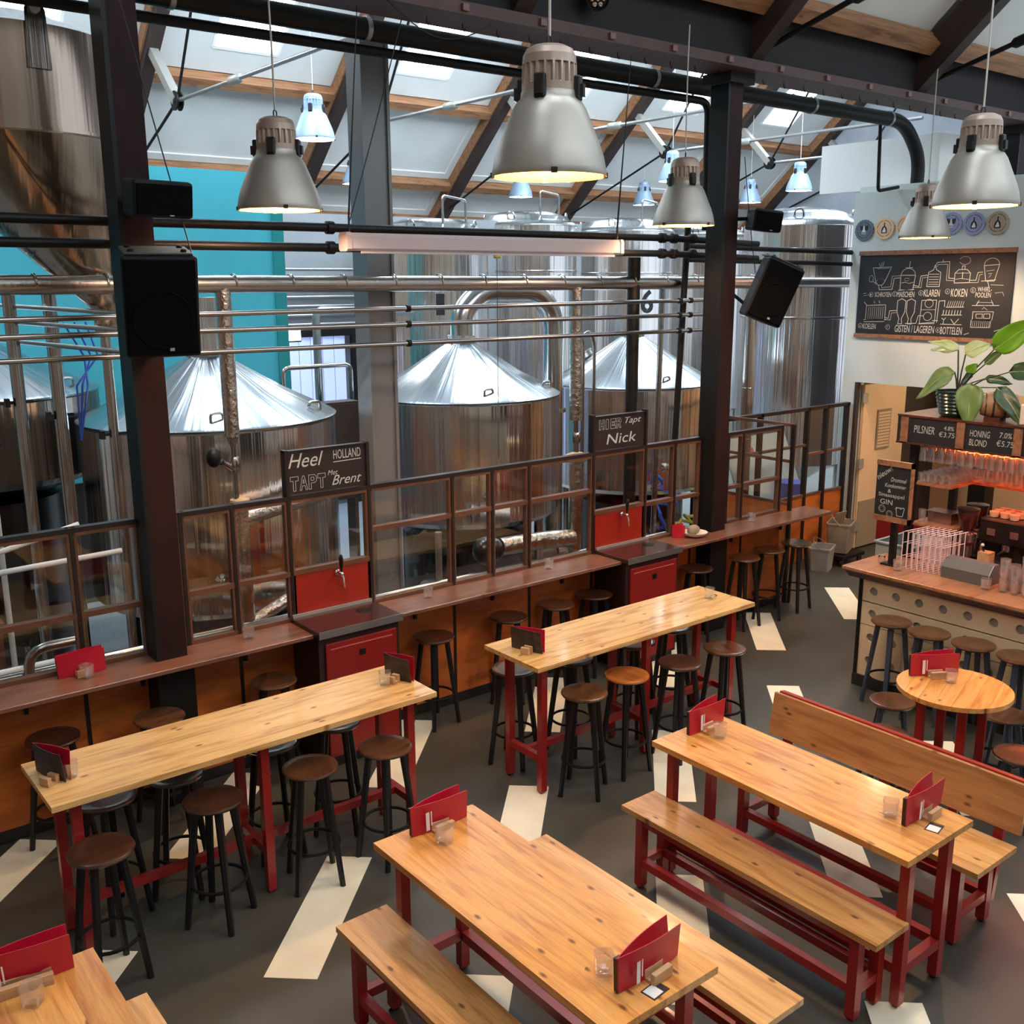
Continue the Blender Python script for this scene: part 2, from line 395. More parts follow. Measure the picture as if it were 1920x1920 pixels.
    def ribbon(self, pts, w, U, Vv, N, o, close=False):
        """flat chalk stroke: 2-D points in the board frame o + x*U + y*V, width w, lifted along N"""
        if close: pts = pts+[pts[0]]
        for (a, b) in zip(pts[:-1], pts[1:]):
            dx, dy = b[0]-a[0], b[1]-a[1]; L = math.hypot(dx, dy)
            if L < 1e-6: continue
            ex, ey = dx/L*w*0.4, dy/L*w*0.4; nx, ny = -dy/L*w/2, dx/L*w/2
            q = [(a[0]-ex+nx, a[1]-ey+ny), (a[0]-ex-nx, a[1]-ey-ny), (b[0]+ex-nx, b[1]+ey-ny), (b[0]+ex+nx, b[1]+ey+ny)]
            self.add([o+U*x+Vv*y+N for x, y in q], [(0,1,2,3)])
        return self
    def build(self, name, mat, parent=None, smooth=None, world=False, loc=None, fix=True):
        me = bpy.data.meshes.new(name)
        off = woff(parent) if world else V(0,0,0)
        me.from_pydata([tuple(p-off) for p in self.v], [], self.f)
        if fix:
            b = bmesh.new(); b.from_mesh(me); bmesh.ops.recalc_face_normals(b, faces=b.faces[:]); b.to_mesh(me); b.free()
        if smooth:
            me.shade_smooth(); me.set_sharp_from_angle(angle=math.radians(smooth))
        me.materials.append(MATS[mat]); me.update()
        o = bpy.data.objects.new(name, me); COL.objects.link(o)
        if parent is not None: o.parent = parent
        if loc is not None: o.location = loc
        return o
def woff(p):
    o = V(0,0,0)
    while p is not None: o = o+Vector(p.location); p = p.parent
    return o
def tag(o, label=None, cat=None, group=None, kind=None):
    if label: o['label'] = label
    if cat: o['category'] = cat
    if group: o['group'] = group
    if kind: o['kind'] = kind
    return o
def empty(name, loc=(0,0,0), rz=0.0, label=None, cat=None, group=None, kind=None):
    o = bpy.data.objects.new(name, None); COL.objects.link(o); o.location = loc; o.rotation_euler = (0,0,rz); o.empty_display_size = 0.1
    return tag(o, label, cat, group, kind)
def copy_tree(o, parent=None):
    c = o.copy(); COL.objects.link(c); c.parent = parent
    for ch in [x for x in bpy.data.objects if x.parent is o]: copy_tree(ch, c)
    return c
def inst(src, parent, loc=None, rot=None):
    c = src.copy(); COL.objects.link(c); c.parent = parent
    if loc is not None: c.location = loc
    if rot is not None: c.rotation_euler = rot
    return c
def arc(c, r, a0, a1, n, U, W):
    return [Vector(c)+Vector(U)*(r*math.cos(a0+(a1-a0)*i/n))+Vector(W)*(r*math.sin(a0+(a1-a0)*i/n)) for i in range(n+1)]
def round_path(pts, rad, n=6):
    """polyline with its corners rounded"""
    pts = [Vector(p) for p in pts]; out = [pts[0]]
    for i in range(1, len(pts)-1):
        a, b, c = pts[i-1], pts[i], pts[i+1]; r = min(rad, (a-b).length*0.49, (c-b).length*0.49)
        p, q = b+(a-b).normalized()*r, b+(c-b).normalized()*r
        for k in range(n+1):
            t = k/n; out.append(p*(1-t)**2+b*2*t*(1-t)+q*t*t)
    return out+[pts[-1]]
def text_shape(s, o, U, Vv, N, w=None, h=0.1, shear=0.0, bold=0.0):
    """letters as a thin mesh, fitted into width w and height h at o in the frame U, V"""
    cu = bpy.data.curves.new('lettering', 'FONT'); cu.body = s; cu.size = 1.0; cu.shear = shear; cu.offset = bold; cu.resolution_u = 3
    ob = bpy.data.objects.new('lettering', cu); COL.objects.link(ob)
    dg = bpy.context.evaluated_depsgraph_get(); dg.update()
    me = bpy.data.meshes.new_from_object(ob.evaluated_get(dg))
    xs = [v.co.x for v in me.vertices]; ys = [v.co.y for v in me.vertices]
    m = MB()
    if xs:
        x0, x1, y0, y1 = min(xs), max(xs), min(ys), max(ys)
        sy = h/max(1e-6, y1-y0); sx = sy if w is None else w/max(1e-6, x1-x0)
        m.add([Vector(o)+Vector(U)*((v.co.x-x0)*sx)+Vector(Vv)*((v.co.y-y0)*sy)+Vector(N) for v in me.vertices], [tuple(p.vertices) for p in me.polygons])
    bpy.data.objects.remove(ob); bpy.data.curves.remove(cu); bpy.data.meshes.remove(me)
    return m
X, Y, Z = V(1,0,0), V(0,1,0), V(0,0,1)
# ================================================================== THE SETTING
# dining hall x -3..13, y -6.2..6.3; brewery hall y 6.3..19.2; roofs with ridges along X
YP = 6.35          # plane of the glazed partition
FY, FZ, SL = 19.2, 4.51, 0.9        # far eave of the brewery roof and its slope
def rz(y): return FZ+SL*(FY-y)      # underside of the far roof slope
fl = MB().box(-3.2, 13.2, -6.4, YP, -0.2, 0.0).box(8.66, 13.2, YP, 7.2, -0.2, 0.0).build('floor', 'floor_paint'); tag(fl, 'dark grey painted dining hall floor', kind='structure')
# painted stripes in a diagonal grid
sm = None
for j in range(5):
    for i in range(8):
        x0, y0 = 1.14+1.385*i, 6.33-1.36*j
        if x0 > 10.4 and j < 1: continue
        if sm is None:
            a, bq = V(0.2, -0.18, 0), V(-0.77, -0.77, 0)
            m = MB().prism([V(0,0,0.0005), bq+V(0,0,0.0005), a+bq+V(0,0,0.0005), a+V(0,0,0.0005)], V(0,0,0.0015))
            sm = m.build('painted_stripe', 'stripe_paint', fl, loc=(x0, y0, 0))
        else: inst(sm, fl, (x0, y0, 0))
hf = MB().box(-3.2, 8.66, YP, 19.6, -0.2, 0.0).box(8.66, 27, 7.2, 19.6, -0.2, 0.0).build('floor', 'hall_concrete'); tag(hf, 'pale grey concrete floor of the brewery hall', kind='structure')
hf2 = MB().box(13.2, 27, -6.4, YP, -0.2, 0.0).build('floor', 'hall_concrete'); tag(hf2, 'concrete floor of the back corridor', kind='structure')
# outer walls
for nm, lab, mt, bx in (('wall_left', 'pale brick end wall of both halls', 'wall_brick', (-3.4, -3.2, -6.4, 19.6, 0, 11)),
                        ('wall_front', 'plain cream wall behind the gallery', 'wall_warm', (-3.2, 13.2, -6.6, -6.4, 0, 6)),
                        ('wall_back', 'grey back wall of the brewery hall', 'wall_grey', (-3.2, 27, 19.4, 19.6, 0, FZ+0.1)),
                        ('wall_end', 'pale grey gable wall at the end of the brewery', 'wall_gable', (23.6, 23.8, 6.4, 19.6, 0, 11))):
    tag(MB().box(*bx).build(nm, mt), lab, kind='structure')
# ------------------------------------------------------------------ brewery roof
roof = empty('ceiling', (0, 0, 0), kind='structure', label='white panelled brewery roof on dark rafters')
RX = [-0.86+3.48*i for i in range(8)]
PY = [19.15, 18.38, 16.97, 15.5, 14.05, 12.7]
def rp(x, y, d=0.0): return V(x, y, rz(y)) + V(0, SL, 1).normalized()*d     # on the roof underside, d above it
up = V(0, SL, 1).normalized()
for i, x in enumerate(RX):
    r = MB().bar(rp(x, 19.3, -0.02), rp(x, 12.6, -0.02), 0.2, 0.34, up).build('rafter', 'rafter_paint', roof)
    MB().bar(rp(x+0.115, 19.3, 0.05), rp(x+0.115, 12.6, 0.05), 0.03, 0.2, up).build('batten', 'roof_timber', r)
    MB().bar(rp(x-0.115, 19.3, 0.05), rp(x-0.115, 12.6, 0.05), 0.03, 0.2, up).build('batten', 'roof_timber', r)
pur = None
for k, y in enumerate(PY):
    for i in range(7):
        p, q = rp(RX[i]+0.13, y, 0.06), rp(RX[i+1]-0.13, y, 0.06)
        L = (q-p).length
        if pur is None:
            pur = MB().bar(V(0,0,0), V(L,0,0), 0.16, 0.2, up).build('purlin', 'roof_timber', roof, loc=p)
        else: inst(pur, roof, p)
SKY = [(4.85, 3.72), (8.29, 7.16), (11.74, 10.6), (15.2, 14.06), (18.68, 17.5), (22.1, 20.98), (1.3, 0.18)]
pan = {}
for k in range(5):
    ya, yb = PY[k]-0.07, PY[k+1]+0.07
    for i in range(7):
        xa, xb = RX[i]+0.13, RX[i+1]-0.13
        w = xb-xa; p = rp(xa, ya, 0.18); q = rp(xa, yb, 0.18); h = (q-p).length; e = (q-p).normalized()
        if k == 2: continue
        key = k
        if key not in pan:
            m = MB()
            m.add([V(0,0,0), V(w,0,0), V(w,0,0)+e*h, e*h], [(0,1,2,3)])
            fw = 0.14
            for (o, a, b, c) in ((V(0,0,0), X*w, e*fw, 0), (e*(h-fw), X*w, e*fw, 0), (e*fw, X*fw, e*(h-2*fw), 0), (X*(w-fw)+e*fw, X*fw, e*(h-2*fw), 0)):
                m.prism([o, o+a, o+a+b, o+b], -up*0.03)
            pan[key] = m.build('roof_panel', 'roof_white', roof, loc=p)
        else: inst(pan[key], roof, p)
# the panel row that holds the skylights: boards left and right of each opening
for i in range(7):
    xa, xb = RX[i]+0.13, RX[i+1]-0.13; s1, s0 = None, None
    for (hi, lo) in SKY:
        if lo > xa and hi < xb: s0, s1 = lo, hi
    ya, yb = PY[2]-0.07, PY[3]+0.07
    def quad(x0, x1, y0, y1):
        return MB().prism([rp(x0,y0,0.16), rp(x1,y0,0.16), rp(x1,y1,0.16), rp(x0,y1,0.16)], up*0.04).build('roof_panel', 'roof_white', roof)
    if s0 is None: quad(xa, xb, ya, yb); continue
    quad(xa, s0, ya, yb); quad(s1, xb, ya, yb); quad(s0, s1, ya, 16.56)
# near slope of the brewery roof, seen only in reflections, and the sheathing over everything
tag(MB().prism([V(-3.3,12.75,rz(12.75)+0.5), V(24,12.75,rz(12.75)+0.5), V(24,6.3,5.2), V(-3.3,6.3,5.2)], V(0,0.02,0.08)).build('ceiling', 'roof_white'), 'near slope of the brewery roof', kind='structure')
tag(MB().prism([V(-3.3,19.8,rz(19.8)+0.62), V(24,19.8,rz(19.8)+0.62), V(24,12.6,rz(12.6)+0.62), V(-3.3,12.6,rz(12.6)+0.62)], V(0,0,0.08)).build('ceiling', 'roof_white'), 'outer sheathing of the brewery roof', kind='structure')
# skylights
for n, (x1, x0) in enumerate(SKY):
    w = empty('window_%d' % (n+1), rp((x0+x1)/2, 16.5, 0.2), kind='structure', label='bright skylight in the brewery roof')
    yb = 15.3
    m = MB()
    for (a, b) in (((x0,16.56),(x1,16.56)), ((x0,yb),(x1,yb)), ((x0,16.56),(x0,yb)), ((x1,16.56),(x1,yb))):
        m.bar(rp(*a, 0.3), rp(*b, 0.3), 0.05, 0.3, up)
    m.build('frame', 'window_white', w, world=True)
    MB().prism([rp(x0,16.56,0.4), rp(x1,16.56,0.4), rp(x1,yb,0.4), rp(x0,yb,0.4)], up*0.02).build('pane', 'skylight_glow', w, world=True)
    MB().bar(rp(x0+0.02,16.3,0.37), rp(x1-0.02,16.3,0.37), 0.05, 0.04, up).build('sash', 'window_white', w, world=True)
def nb(x, y, d=0.0):      # underside of the near slope
    f = (12.75-y)/6.45; return V(x, y, (rz(12.75)+0.5)*(1-f)+5.2*f-d)
for n, (x1, x0) in enumerate(SKY[:5]+SKY[6:]):  # unseen panes added to brighten the brewery and streak the tanks
    w = empty('window_%d' % (n+21), nb((x0+x1)/2, 10, 0.03), kind='structure', label='unseen glowing pane added to the near roof slope to brighten the brewery')
    m = MB()
    for (a, b) in (((x0-.3,11.6),(x1+.3,11.6)), ((x0-.3,8.6),(x1+.3,8.6)), ((x0-.3,11.6),(x0-.3,8.6)), ((x1+.3,11.6),(x1+.3,8.6))): m.bar(nb(*a, 0.04), nb(*b, 0.04), 0.06, 0.1)
    m.build('frame', 'window_white', w, world=True)
    MB().prism([nb(x0-.3,11.6,0.02), nb(x1+.3,11.6,0.02), nb(x1+.3,8.6,0.02), nb(x0-.3,8.6,0.02)], V(0,0,0.005)).build('pane', 'fill_hall_glow', w, world=True)
# trusses: strut, tie rods, turnbuckle at each second rafter
for i, x in enumerate(RX[1:], 1):
    n1, n2 = V(x, 15.6, 5.95), V(x, 9.8, 5.95)
    t = empty('roof_truss', (x, 15.6, 5.95), label='tie rods and strut of the %s roof truss' % ['', 'first', 'second', 'third', 'fourth', 'fifth', 'sixth', 'seventh'][i], cat='truss', group='brewery roof trusses')
    MB().bar(n1, rp(x, 16.55, -0.1), 0.13, 0.13).build('strut', 'zinc_strut', t, world=True)
    MB().tube([n1, V(x, 19.2, 4.6)], 0.022, 8).build('tie_rod', 'steel_black', t, world=True, smooth=60)
    MB().tube([n1, V(x, 12.7, 10.2)], 0.022, 8).build('tie_rod', 'steel_black', t, world=True, smooth=60)
    MB().tube([n1, n2], 0.03, 8).build('tie_rod', 'zinc_rod', t, world=True, smooth=60)
    MB().lathe([(0.035,0),(0.06,0.03),(0.06,0.3),(0.035,0.33)], 12, n1+V(0,-1.9,0), ax=(0,-1,0)).build('turnbuckle', 'zinc_strut', t, world=True, smooth=40)
    k = MB(); k.lathe([(0.14,-0.05),(0.14,-0.03)], 14, n1, ax=X); k.lathe([(0.14,0.03),(0.14,0.05)], 14, n1, ax=X); k.ball(n1, 0.07); k.build('node_plate', 'steel_black', t, world=True, smooth=40)
# ------------------------------------------------------------------ dining hall roof
NZ0 = 5.42
def nz(y): return NZ0+SL*(6.0-y)
nup = V(0, -SL, 1).normalized() * -1   # into the room is down-left; nup points to the roof outside below
nout = V(0, SL, 1).normalized()
def np_(x, y, d=0.0): return V(x, y, nz(y))+nout*d
nroof = empty('ceiling', (0,0,0), kind='structure', label='white dining hall roof with orange purlins')
NX = [-0.4, 2.25, 4.9, 7.5, 10.12, 12.8]
for x in NX:
    MB().bar(np_(x, 6.2, 0.0), np_(x, 0.0, 0.0), 0.16, 0.3, nout).build('rafter', 'rafter_paint', nroof)
p0 = None
for y in (5.86, 4.6, 3.3, 2.0):
    for i in range(5):
        a, b = np_(NX[i]+0.08, y, 0.1), np_(NX[i+1]-0.08, y, 0.1)
        if p0 is None: p0 = MB().bar(V(0,0,0), b-a, 0.14, 0.18, nout).build('purlin', 'roof_timber', nroof, loc=a)
        else: inst(p0, nroof, a)
ys = [6.1, 5.86, 4.6, 3.3, 2.0, 0.0]
for k in range(5):
    for i in range(5):
        if k in (3,) and i in (0, 1, 2, 3, 4): continue
        MB().prism([np_(NX[i]+0.08, ys[k], 0.2), np_(NX[i+1]-0.08, ys[k], 0.2), np_(NX[i+1]-0.08, ys[k+1], 0.2), np_(NX[i]+0.08, ys[k+1], 0.2)], nout*0.03).build('roof_panel', 'roof_white', nroof)
tag(MB().prism([V(-3.3,0.0,nz(0)+0.25), V(13.2,0.0,nz(0)+0.25), V(13.2,-6.5,5.3), V(-3.3,-6.5,5.3)], V(0,0,0.1)).build('ceiling', 'roof_white'), 'rear slope of the dining hall roof', kind='structure')
tag(MB().prism([V(-3.3,0.0,nz(0)+0.42), V(13.2,0.0,nz(0)+0.42), V(13.2,6.4,nz(6.4)+0.42), V(-3.3,6.4,nz(6.4)+0.42)], V(0,0,0.06)).build('ceiling', 'roof_white'), 'outer sheathing of the dining hall roof', kind='structure')
for i in range(5):     # unseen skylights added to light the tables, one in each bay
    x0, x1 = NX[i]+0.35, NX[i+1]-0.35
    w = empty('window_%d' % (i+8), np_((x0+x1)/2, 2.6, 0.2), kind='structure', label='unseen skylight added to light the dining tables')
    m = MB()
    for (a, b) in (((x0,3.2),(x1,3.2)), ((x0,2.1),(x1,2.1)), ((x0,3.2),(x0,2.1)), ((x1,3.2),(x1,2.1))): m.bar(np_(*a, 0.22), np_(*b, 0.22), 0.06, 0.25, nout)
    m.build('frame', 'window_white', w, world=True)
    MB().prism([np_(x0,3.2,0.3), np_(x1,3.2,0.3), np_(x1,2.1,0.3), np_(x0,2.1,0.3)], nout*0.02).build('pane', 'skylight_glow', w, world=True)
    for (xa, xb) in ((NX[i]+0.08, x0), (x1, NX[i+1]-0.08)):
        MB().prism([np_(xa,3.3,0.2), np_(xb,3.3,0.2), np_(xb,2.0,0.2), np_(xa,2.0,0.2)], nout*0.03).build('roof_panel', 'roof_white', nroof)
for i in range(5):     # further unseen fill panes, added in the rear slope
    x0, x1 = NX[i]+0.3, NX[i+1]-0.3
    f = lambda x, y, d=0.0: V(x, y, nz(0)+0.25+(5.3-nz(0)-0.25)*(-y/6.5)-0.05-d)
    w = empty('window_%d' % (i+13), f((x0+x1)/2, -2.5), kind='structure', label='unseen glowing pane added to the rear roof slope to light the dining hall')
    m = MB()
    for (a, b) in (((x0,-1.6),(x1,-1.6)), ((x0,-3.6),(x1,-3.6)), ((x0,-1.6),(x0,-3.6)), ((x1,-1.6),(x1,-3.6))): m.bar(f(*a), f(*b), 0.06, 0.12)
    m.build('frame', 'window_white', w, world=True)
    MB().prism([f(x0,-1.6), f(x1,-1.6), f(x1,-3.6), f(x0,-3.6)], V(0,0,0.01)).build('pane', 'fill_rear_glow', w, world=True)
# near-hall truss tie rods seen at the top of the picture
for x, nm in ((7.5, 'first'), (10.12, 'second')):
    t = empty('roof_truss', (x, 6.0, 5.4), label='dark tie rod of the %s dining hall truss above the beam' % nm, cat='truss', group='dining hall trusses')
    MB().tube([V(x+0.12, 6.0, 5.3), V(x+0.12, 3.6, 5.95)], 0.025, 8).build('tie_rod', 'steel_black', t, world=True, smooth=60)
    MB().lathe([(0.03,0),(0.05,0.03),(0.05,0.25),(0.03,0.28)], 10, V(x+0.12, 5.2, 5.515), ax=(0,-2.4,0.65)).build('turnbuckle', 'steel_black', t, world=True, smooth=40)
# ------------------------------------------------------------------ valley beam over the partition
b = empty('roof_beam', (5, 6.15, 5.1), label='deep dark brown beam carried by the columns above the partition', cat='beam')
MB().box(-3.2, 13.2, 6.06, 6.30, 5.16, 5.75).build('web', 'beam_dark', b, world=True)
MB().box(-3.2, 13.2, 5.98, 6.38, 5.09, 5.17).build('lower_flange', 'beam_flange', b, world=True)
MB().box(-3.2, 13.2, 5.98, 6.38, 5.62, 5.7).build('upper_flange', 'beam_dark', b, world=True)
c0 = None
for i in range(15):
    x = 3.0+0.68*i
    if c0 is None: c0 = MB().box(-0.026, 0.026, -0.006, 0.014, -0.022, 0.022).build('cable_clip', 'clip_pink', b, loc=V(x, 5.965, 5.13)-Vector(b.location))
    else: inst(c0, b, V(x, 5.965, 5.13)-Vector(b.location))
h0 = None
for i in range(26):
    x = 4.2+0.3*i
    if h0 is None:
        h0 = MB().tube([V(0,0,0), V(0,0,-0.03), V(0.015,0,-0.05), V(0.025,0,-0.03)], 0.004, 5).build('hook', 'steel_black', b, loc=V(x, 6.2, 5.09)-Vector(b.location))
    else: inst(h0, b, V(x, 6.2, 5.09)-Vector(b.location))
# ------------------------------------------------------------------ columns through the counter
def column(x, y, label):
    c = empty('steel_column', (x, y, 0), label=label, cat='column')
    m = MB(); m.box(-0.085, 0.085, -0.1, -0.085, 0, 5.09); m.box(-0.085, 0.085, 0.085, 0.1, 0, 5.09); m.box(-0.012, 0.012, -0.085, 0.085, 0, 5.09)
    m.build('profile', 'column_paint', c)
    MB().box(-0.11, -0.085, -0.1, 0.1, 1.0, 5.09).build('side_plate', 'steel_black', c)
    MB().box(-0.12, 0.12, -0.11, 0.11, 0, 0.96).build('sleeve', 'steel_black', c)
    MB().box(-0.16, 0.16, -0.16, 0.16, 5.0, 5.09).build('head_plate', 'beam_dark', c)
    return c
column(2.12, 6.25, 'dark brown steel column with two loudspeakers, between the glass panes')
column(7.42, 6.27, 'dark steel column with a tilted loudspeaker beside the tilted chalk sign')
column(12.62, 6.25, 'dark column end showing beside the translucent cabin box')
cg = empty('steel_column', (4.35, 7.25, 0), label='slim grey painted column in front of the tall tanks', cat='column')
MB().box(-0.1, 0.1, -0.09, 0.09, 0, 5.15).build('profile', 'grey_column_paint', cg)
MB().box(-0.125, -0.1, -0.11, 0.11, 0, 5.15).build('flange', 'grey_column_paint', cg)
MB().box(0.1, 0.125, -0.11, 0.11, 0, 5.15).build('flange', 'grey_column_paint', cg)
MB().box(-0.2, 0.2, -0.2, 0.2, 0, 0.03).build('foot_plate', 'steel_black', cg)
# ------------------------------------------------------------------ glazed partition
pt = empty('wall_partition', (1, YP, 0), kind='structure', label='glazed steel partition with orange lower panels')
PX = [0.2, 0.85, 1.62, 2.03, 2.29, 2.64, 3.05, 3.69, 4.43, 4.82, 5.20, 5.92, 6.56, 6.95, 7.31, 7.70, 7.93, 8.54]
ZT, ZC = 1.90, 1.0
def pb(x0, x1, z0, z1, nm, mt='frame_steel', d=0.028):
    return MB().box(x0, x1, YP-d, YP+d, z0, z1).build(nm, mt, pt, world=True)
for x in PX:
    tall = 2.22 if x in (3.05, 3.69, 5.92, 6.56) else ZT
    pb(x-0.012, x+0.012, ZC-0.02, tall, 'mullion', 'frame_steel_dark', 0.03); 
    for s in (-1, 1): MB().box(x+s*0.02-0.008, x+s*0.02+0.008, YP-0.022, YP+0.022, ZC, ZT).build('glazing_bead', 'frame_steel', pt, world=True)
mids = {0.2:1.345, 0.85:1.345, 1.62:1.345, 2.29:1.345, 2.64:1.345, 3.05:1.35, 3.69:1.565, 4.43:1.565, 4.82:1.565, 5.20:1.565, 5.92:1.36, 6.56:1.35, 6.95:1.35, 7.70:1.355, 7.93:1.355}
for a, c in zip(PX[:-1], PX[1:]):
    if a not in mids: continue
    zm = mids[a]; x0, x1 = a+0.012, c-0.012
    pb(x0, x1, ZT-0.03, ZT, 'rail', 'frame_steel_dark', 0.03); pb(x0+0.01, x1-0.01, ZT-0.05, ZT-0.03, 'glazing_bead'); pb(x0, x1, zm-0.018, zm+0.018, 'rail', 'frame_steel'); pb(x0, x1, ZC-0.02, ZC+0.025, 'rail', 'frame_steel')
    tap = a in (3.05, 5.92)
    MB().box(x0, x1, YP-0.003, YP+0.003, zm+0.018, ZT-0.03).build('pane', 'pane_glass', pt, world=True)
    if not tap: MB().box(x0, x1, YP-0.003, YP+0.003, ZC+0.025, zm-0.018).build('pane', 'pane_glass', pt, world=True)
    else: MB().box(x0, x1, YP-0.022, YP+0.01, ZC+0.025, zm-0.018).build('tap_panel', 'tap_red', pt, world=True)
# lower panels, plinth
joints = [0.2, 0.6, 1.61, 2.64, 3.36, 4.44, 5.21, 5.92, 6.6, 7.2, 7.96, 8.6]
for a, c in zip(joints[:-1], joints[1:]):
    MB().box(a+0.012, c-0.012, YP-0.012, YP+0.012, 0.08, ZC-0.03).build('panel', 'ply_orange', pt, world=True)
    MB().box(a-0.012, a+0.012, YP-0.018, YP+0.018, 0.08, ZC-0.03).build('stile', 'frame_steel_dark', pt, world=True)
MB().box(0.2, 8.6, YP-0.02, YP+0.02, 0, 0.08).build('plinth', 'plinth', pt, world=True)
# counter shelf in front of the glass
def counter(x0, x1, lab):
    c = empty('window_counter', ((x0+x1)/2, 6.15, ZC), label=lab, cat='counter', group='counter boards along the partition')
    MB().box(x0, x1, 5.98, YP-0.031, ZC-0.03, ZC, c=0.004).build('board', 'counter_wood', c, world=True)
    k = None
    n = max(2, int((x1-x0)/0.7))
    for i in range(n):
        x = x0+(x1-x0)*(i+0.5)/n
        m = MB(); m.box(x-0.012, x+0.012, YP-0.24, YP-0.02, ZC-0.05, ZC-0.03); m.box(x-0.012, x+0.012, YP-0.04, YP-0.02, ZC-0.2, ZC-0.03)
        m.build('bracket', 'steel_black', c, world=True)
    return c
counter(0.2, 3.02, 'brown wood counter board passing the first column up to the first tap cabinet')
counter(3.68, 5.94, 'long brown counter board between the two tap cabinets')
counter(6.61, 8.98, 'brown counter board from the second tap cabinet past the partition end')
# return panel, and the section further back beside the wall
rt = empty('wall_return', (8.66, 6.8, 0), kind='structure', label='short return of the partition with orange panel')
for (y0, y1) in ((6.26, 6.3), (7.16, 7.2)): MB().box(8.645, 8.675, y0, y1, 0, 1.9).build('mullion', 'frame_steel_dark', rt, world=True)
for zz in (1.875, 1.5, 1.05): MB().box(8.647, 8.673, 6.3, 7.16, zz, zz+0.03).build('rail', 'frame_steel', rt, world=True)
MB().box(8.657, 8.663, 6.3, 7.16, 1.08, 1.5).build('pane', 'pane_glass', rt, world=True)
MB().box(8.657, 8.663, 6.3, 7.16, 1.53, 1.875).build('pane', 'pane_glass', rt, world=True)
MB().box(8.65, 8.67, 6.3, 7.16, 0.0, 1.05).build('panel', 'ply_orange', rt, world=True)
s2 = empty('wall_partition', (9.9, 7.2, 0), kind='structure', label='taller glazed partition section beside the white wall')
SX = [8.66, 9.3, 10.18, 10.55, 10.97]
for x in SX: MB().box(x-0.02, x+0.02, 7.17, 7.23, 0, 1.86).build('mullion', 'frame_steel_dark', s2, world=True)
MB().box(8.6, 11.0, 7.17, 7.23, 1.83, 1.87).build('rail', 'frame_steel_dark', s2, world=True)
for a, c in zip(SX[:-1], SX[1:]):
    lo = 0.82
    MB().box(a+0.02, c-0.02, 7.18, 7.22, lo-0.03, lo).build('rail', 'frame_steel', s2, world=True)
    zm = 1.42 if a < 10 else 1.3
    MB().box(a+0.02, c-0.02, 7.18, 7.22, zm-0.015, zm+0.015).build('rail', 'frame_steel', s2, world=True)
    MB().box(a+0.02, c-0.02, 7.197, 7.203, lo, zm-0.015).build('pane', 'pane_glass', s2, world=True)
    MB().box(a+0.02, c-0.02, 7.197, 7.203, zm+0.015, 1.83).build('pane', 'pane_glass', s2, world=True)
    MB().box(a+0.02, c-0.02, 7.19, 7.21, 0.0, lo-0.03).build('panel', 'ply_orange', s2, world=True)
# ------------------------------------------------------------------ white wall with the chalkboard, opening and open door
WX = 11.0
wr = empty('wall_right', (WX, 5, 0), kind='structure', label='white wall with the brewing chalkboard')
MB().box(WX, WX+0.18, -6.4, 7.3, 2.12, 4.33).build('upper_wall', 'wall_white', wr, world=True)
MB().box(WX, WX+0.18, 7.12, 7.3, 0, 2.12).build('pier', 'wall_white', wr, world=True)
MB().box(WX, WX+0.18, -6.4, 1.2, 0, 2.12).build('lower_wall', 'wall_white', wr, world=True)
tag(MB().box(13.1, 13.3, -6.4, 7.2, 0, 4.3).build('wall_corridor', 'corridor_wall'), 'tan corridor wall behind the opening', kind='structure')
tag(MB().box(WX+0.1, 13.3, -6.4, 7.3, 4.3, 4.4).build('ceiling', 'wall_white'), 'flat roof of the white cabin', kind='structure')
tag(MB().box(WX+0.18, 13.2, 7.22, 7.3, 0, 4.3).build('wall_corridor_side', 'panel_grey_dark'), 'dark side wall of the white cabin', kind='structure')  # unseen wall, coloured dark for its reflection in the broad tank
dr = empty('door_1', (WX+0.1, 7.1, 0), kind='structure', label='tan door with a louvred vent standing open')
MB().box(WX+0.12, WX+1.05, 7.06, 7.1, 0.02, 2.08).build('leaf', 'door_tan', dr, world=True)
MB().box(WX+0.14, WX+1.03, 7.05, 7.06, 0.03, 0.62).build('kick_plate', 'kick_plate', dr, world=True)
m = MB(); m.box(WX+0.42, WX+0.72, 7.045, 7.06, 1.25, 1.75); m.build('vent', 'kick_plate', dr, world=True)
for i in range(12): MB().box(WX+0.44, WX+0.70, 7.04, 7.046, 1.275+i*0.038, 1.30+i*0.038).build('slat', 'door_tan', dr, world=True)
for zz in (0.25, 1.05, 1.86): MB().box(WX+0.06, WX+0.16, 7.03, 7.05, zz, zz+0.12).build('hinge', 'zinc_strut', dr, world=True)
tag(MB().box(WX-0.012, WX+0.05, 7.085, 7.12, 0, 2.12).build('trim_1', 'rafter_paint'), 'dark door jamb', kind='structure')
# daylight box above the cabin
cb = empty('roof_cabin', (12.4, 7.9, 4.4), label='white translucent box standing on the cabin roof under the beam', cat='cabin')
MB().box(11.6, 13.0, 6.6, 6.7, 4.4, 4.98).build('front_sheet', 'window_white', cb, world=True)
MB().box(11.6, 13.0, 6.7, 8.2, 4.9, 4.98).build('top_sheet', 'window_white', cb, world=True)
MB().box(11.56, 11.6, 6.6, 8.2, 4.4, 4.98).build('side_sheet', 'window_white', cb, world=True)
# teal wall in the brewery, louvred back wall, strip curtain
tw = tag(MB().box(-3.2, 5.28, 11.0, 11.12, 0, 4.52).build('wall_teal', 'teal_paint'), 'bright teal partition wall behind the kettles', kind='structure')
tag(MB().box(5.28, 5.42, 10.98, 11.5, 0, 4.52).build('trim_2', 'teal_dark'), 'dark teal end post of the teal wall', kind='structure')

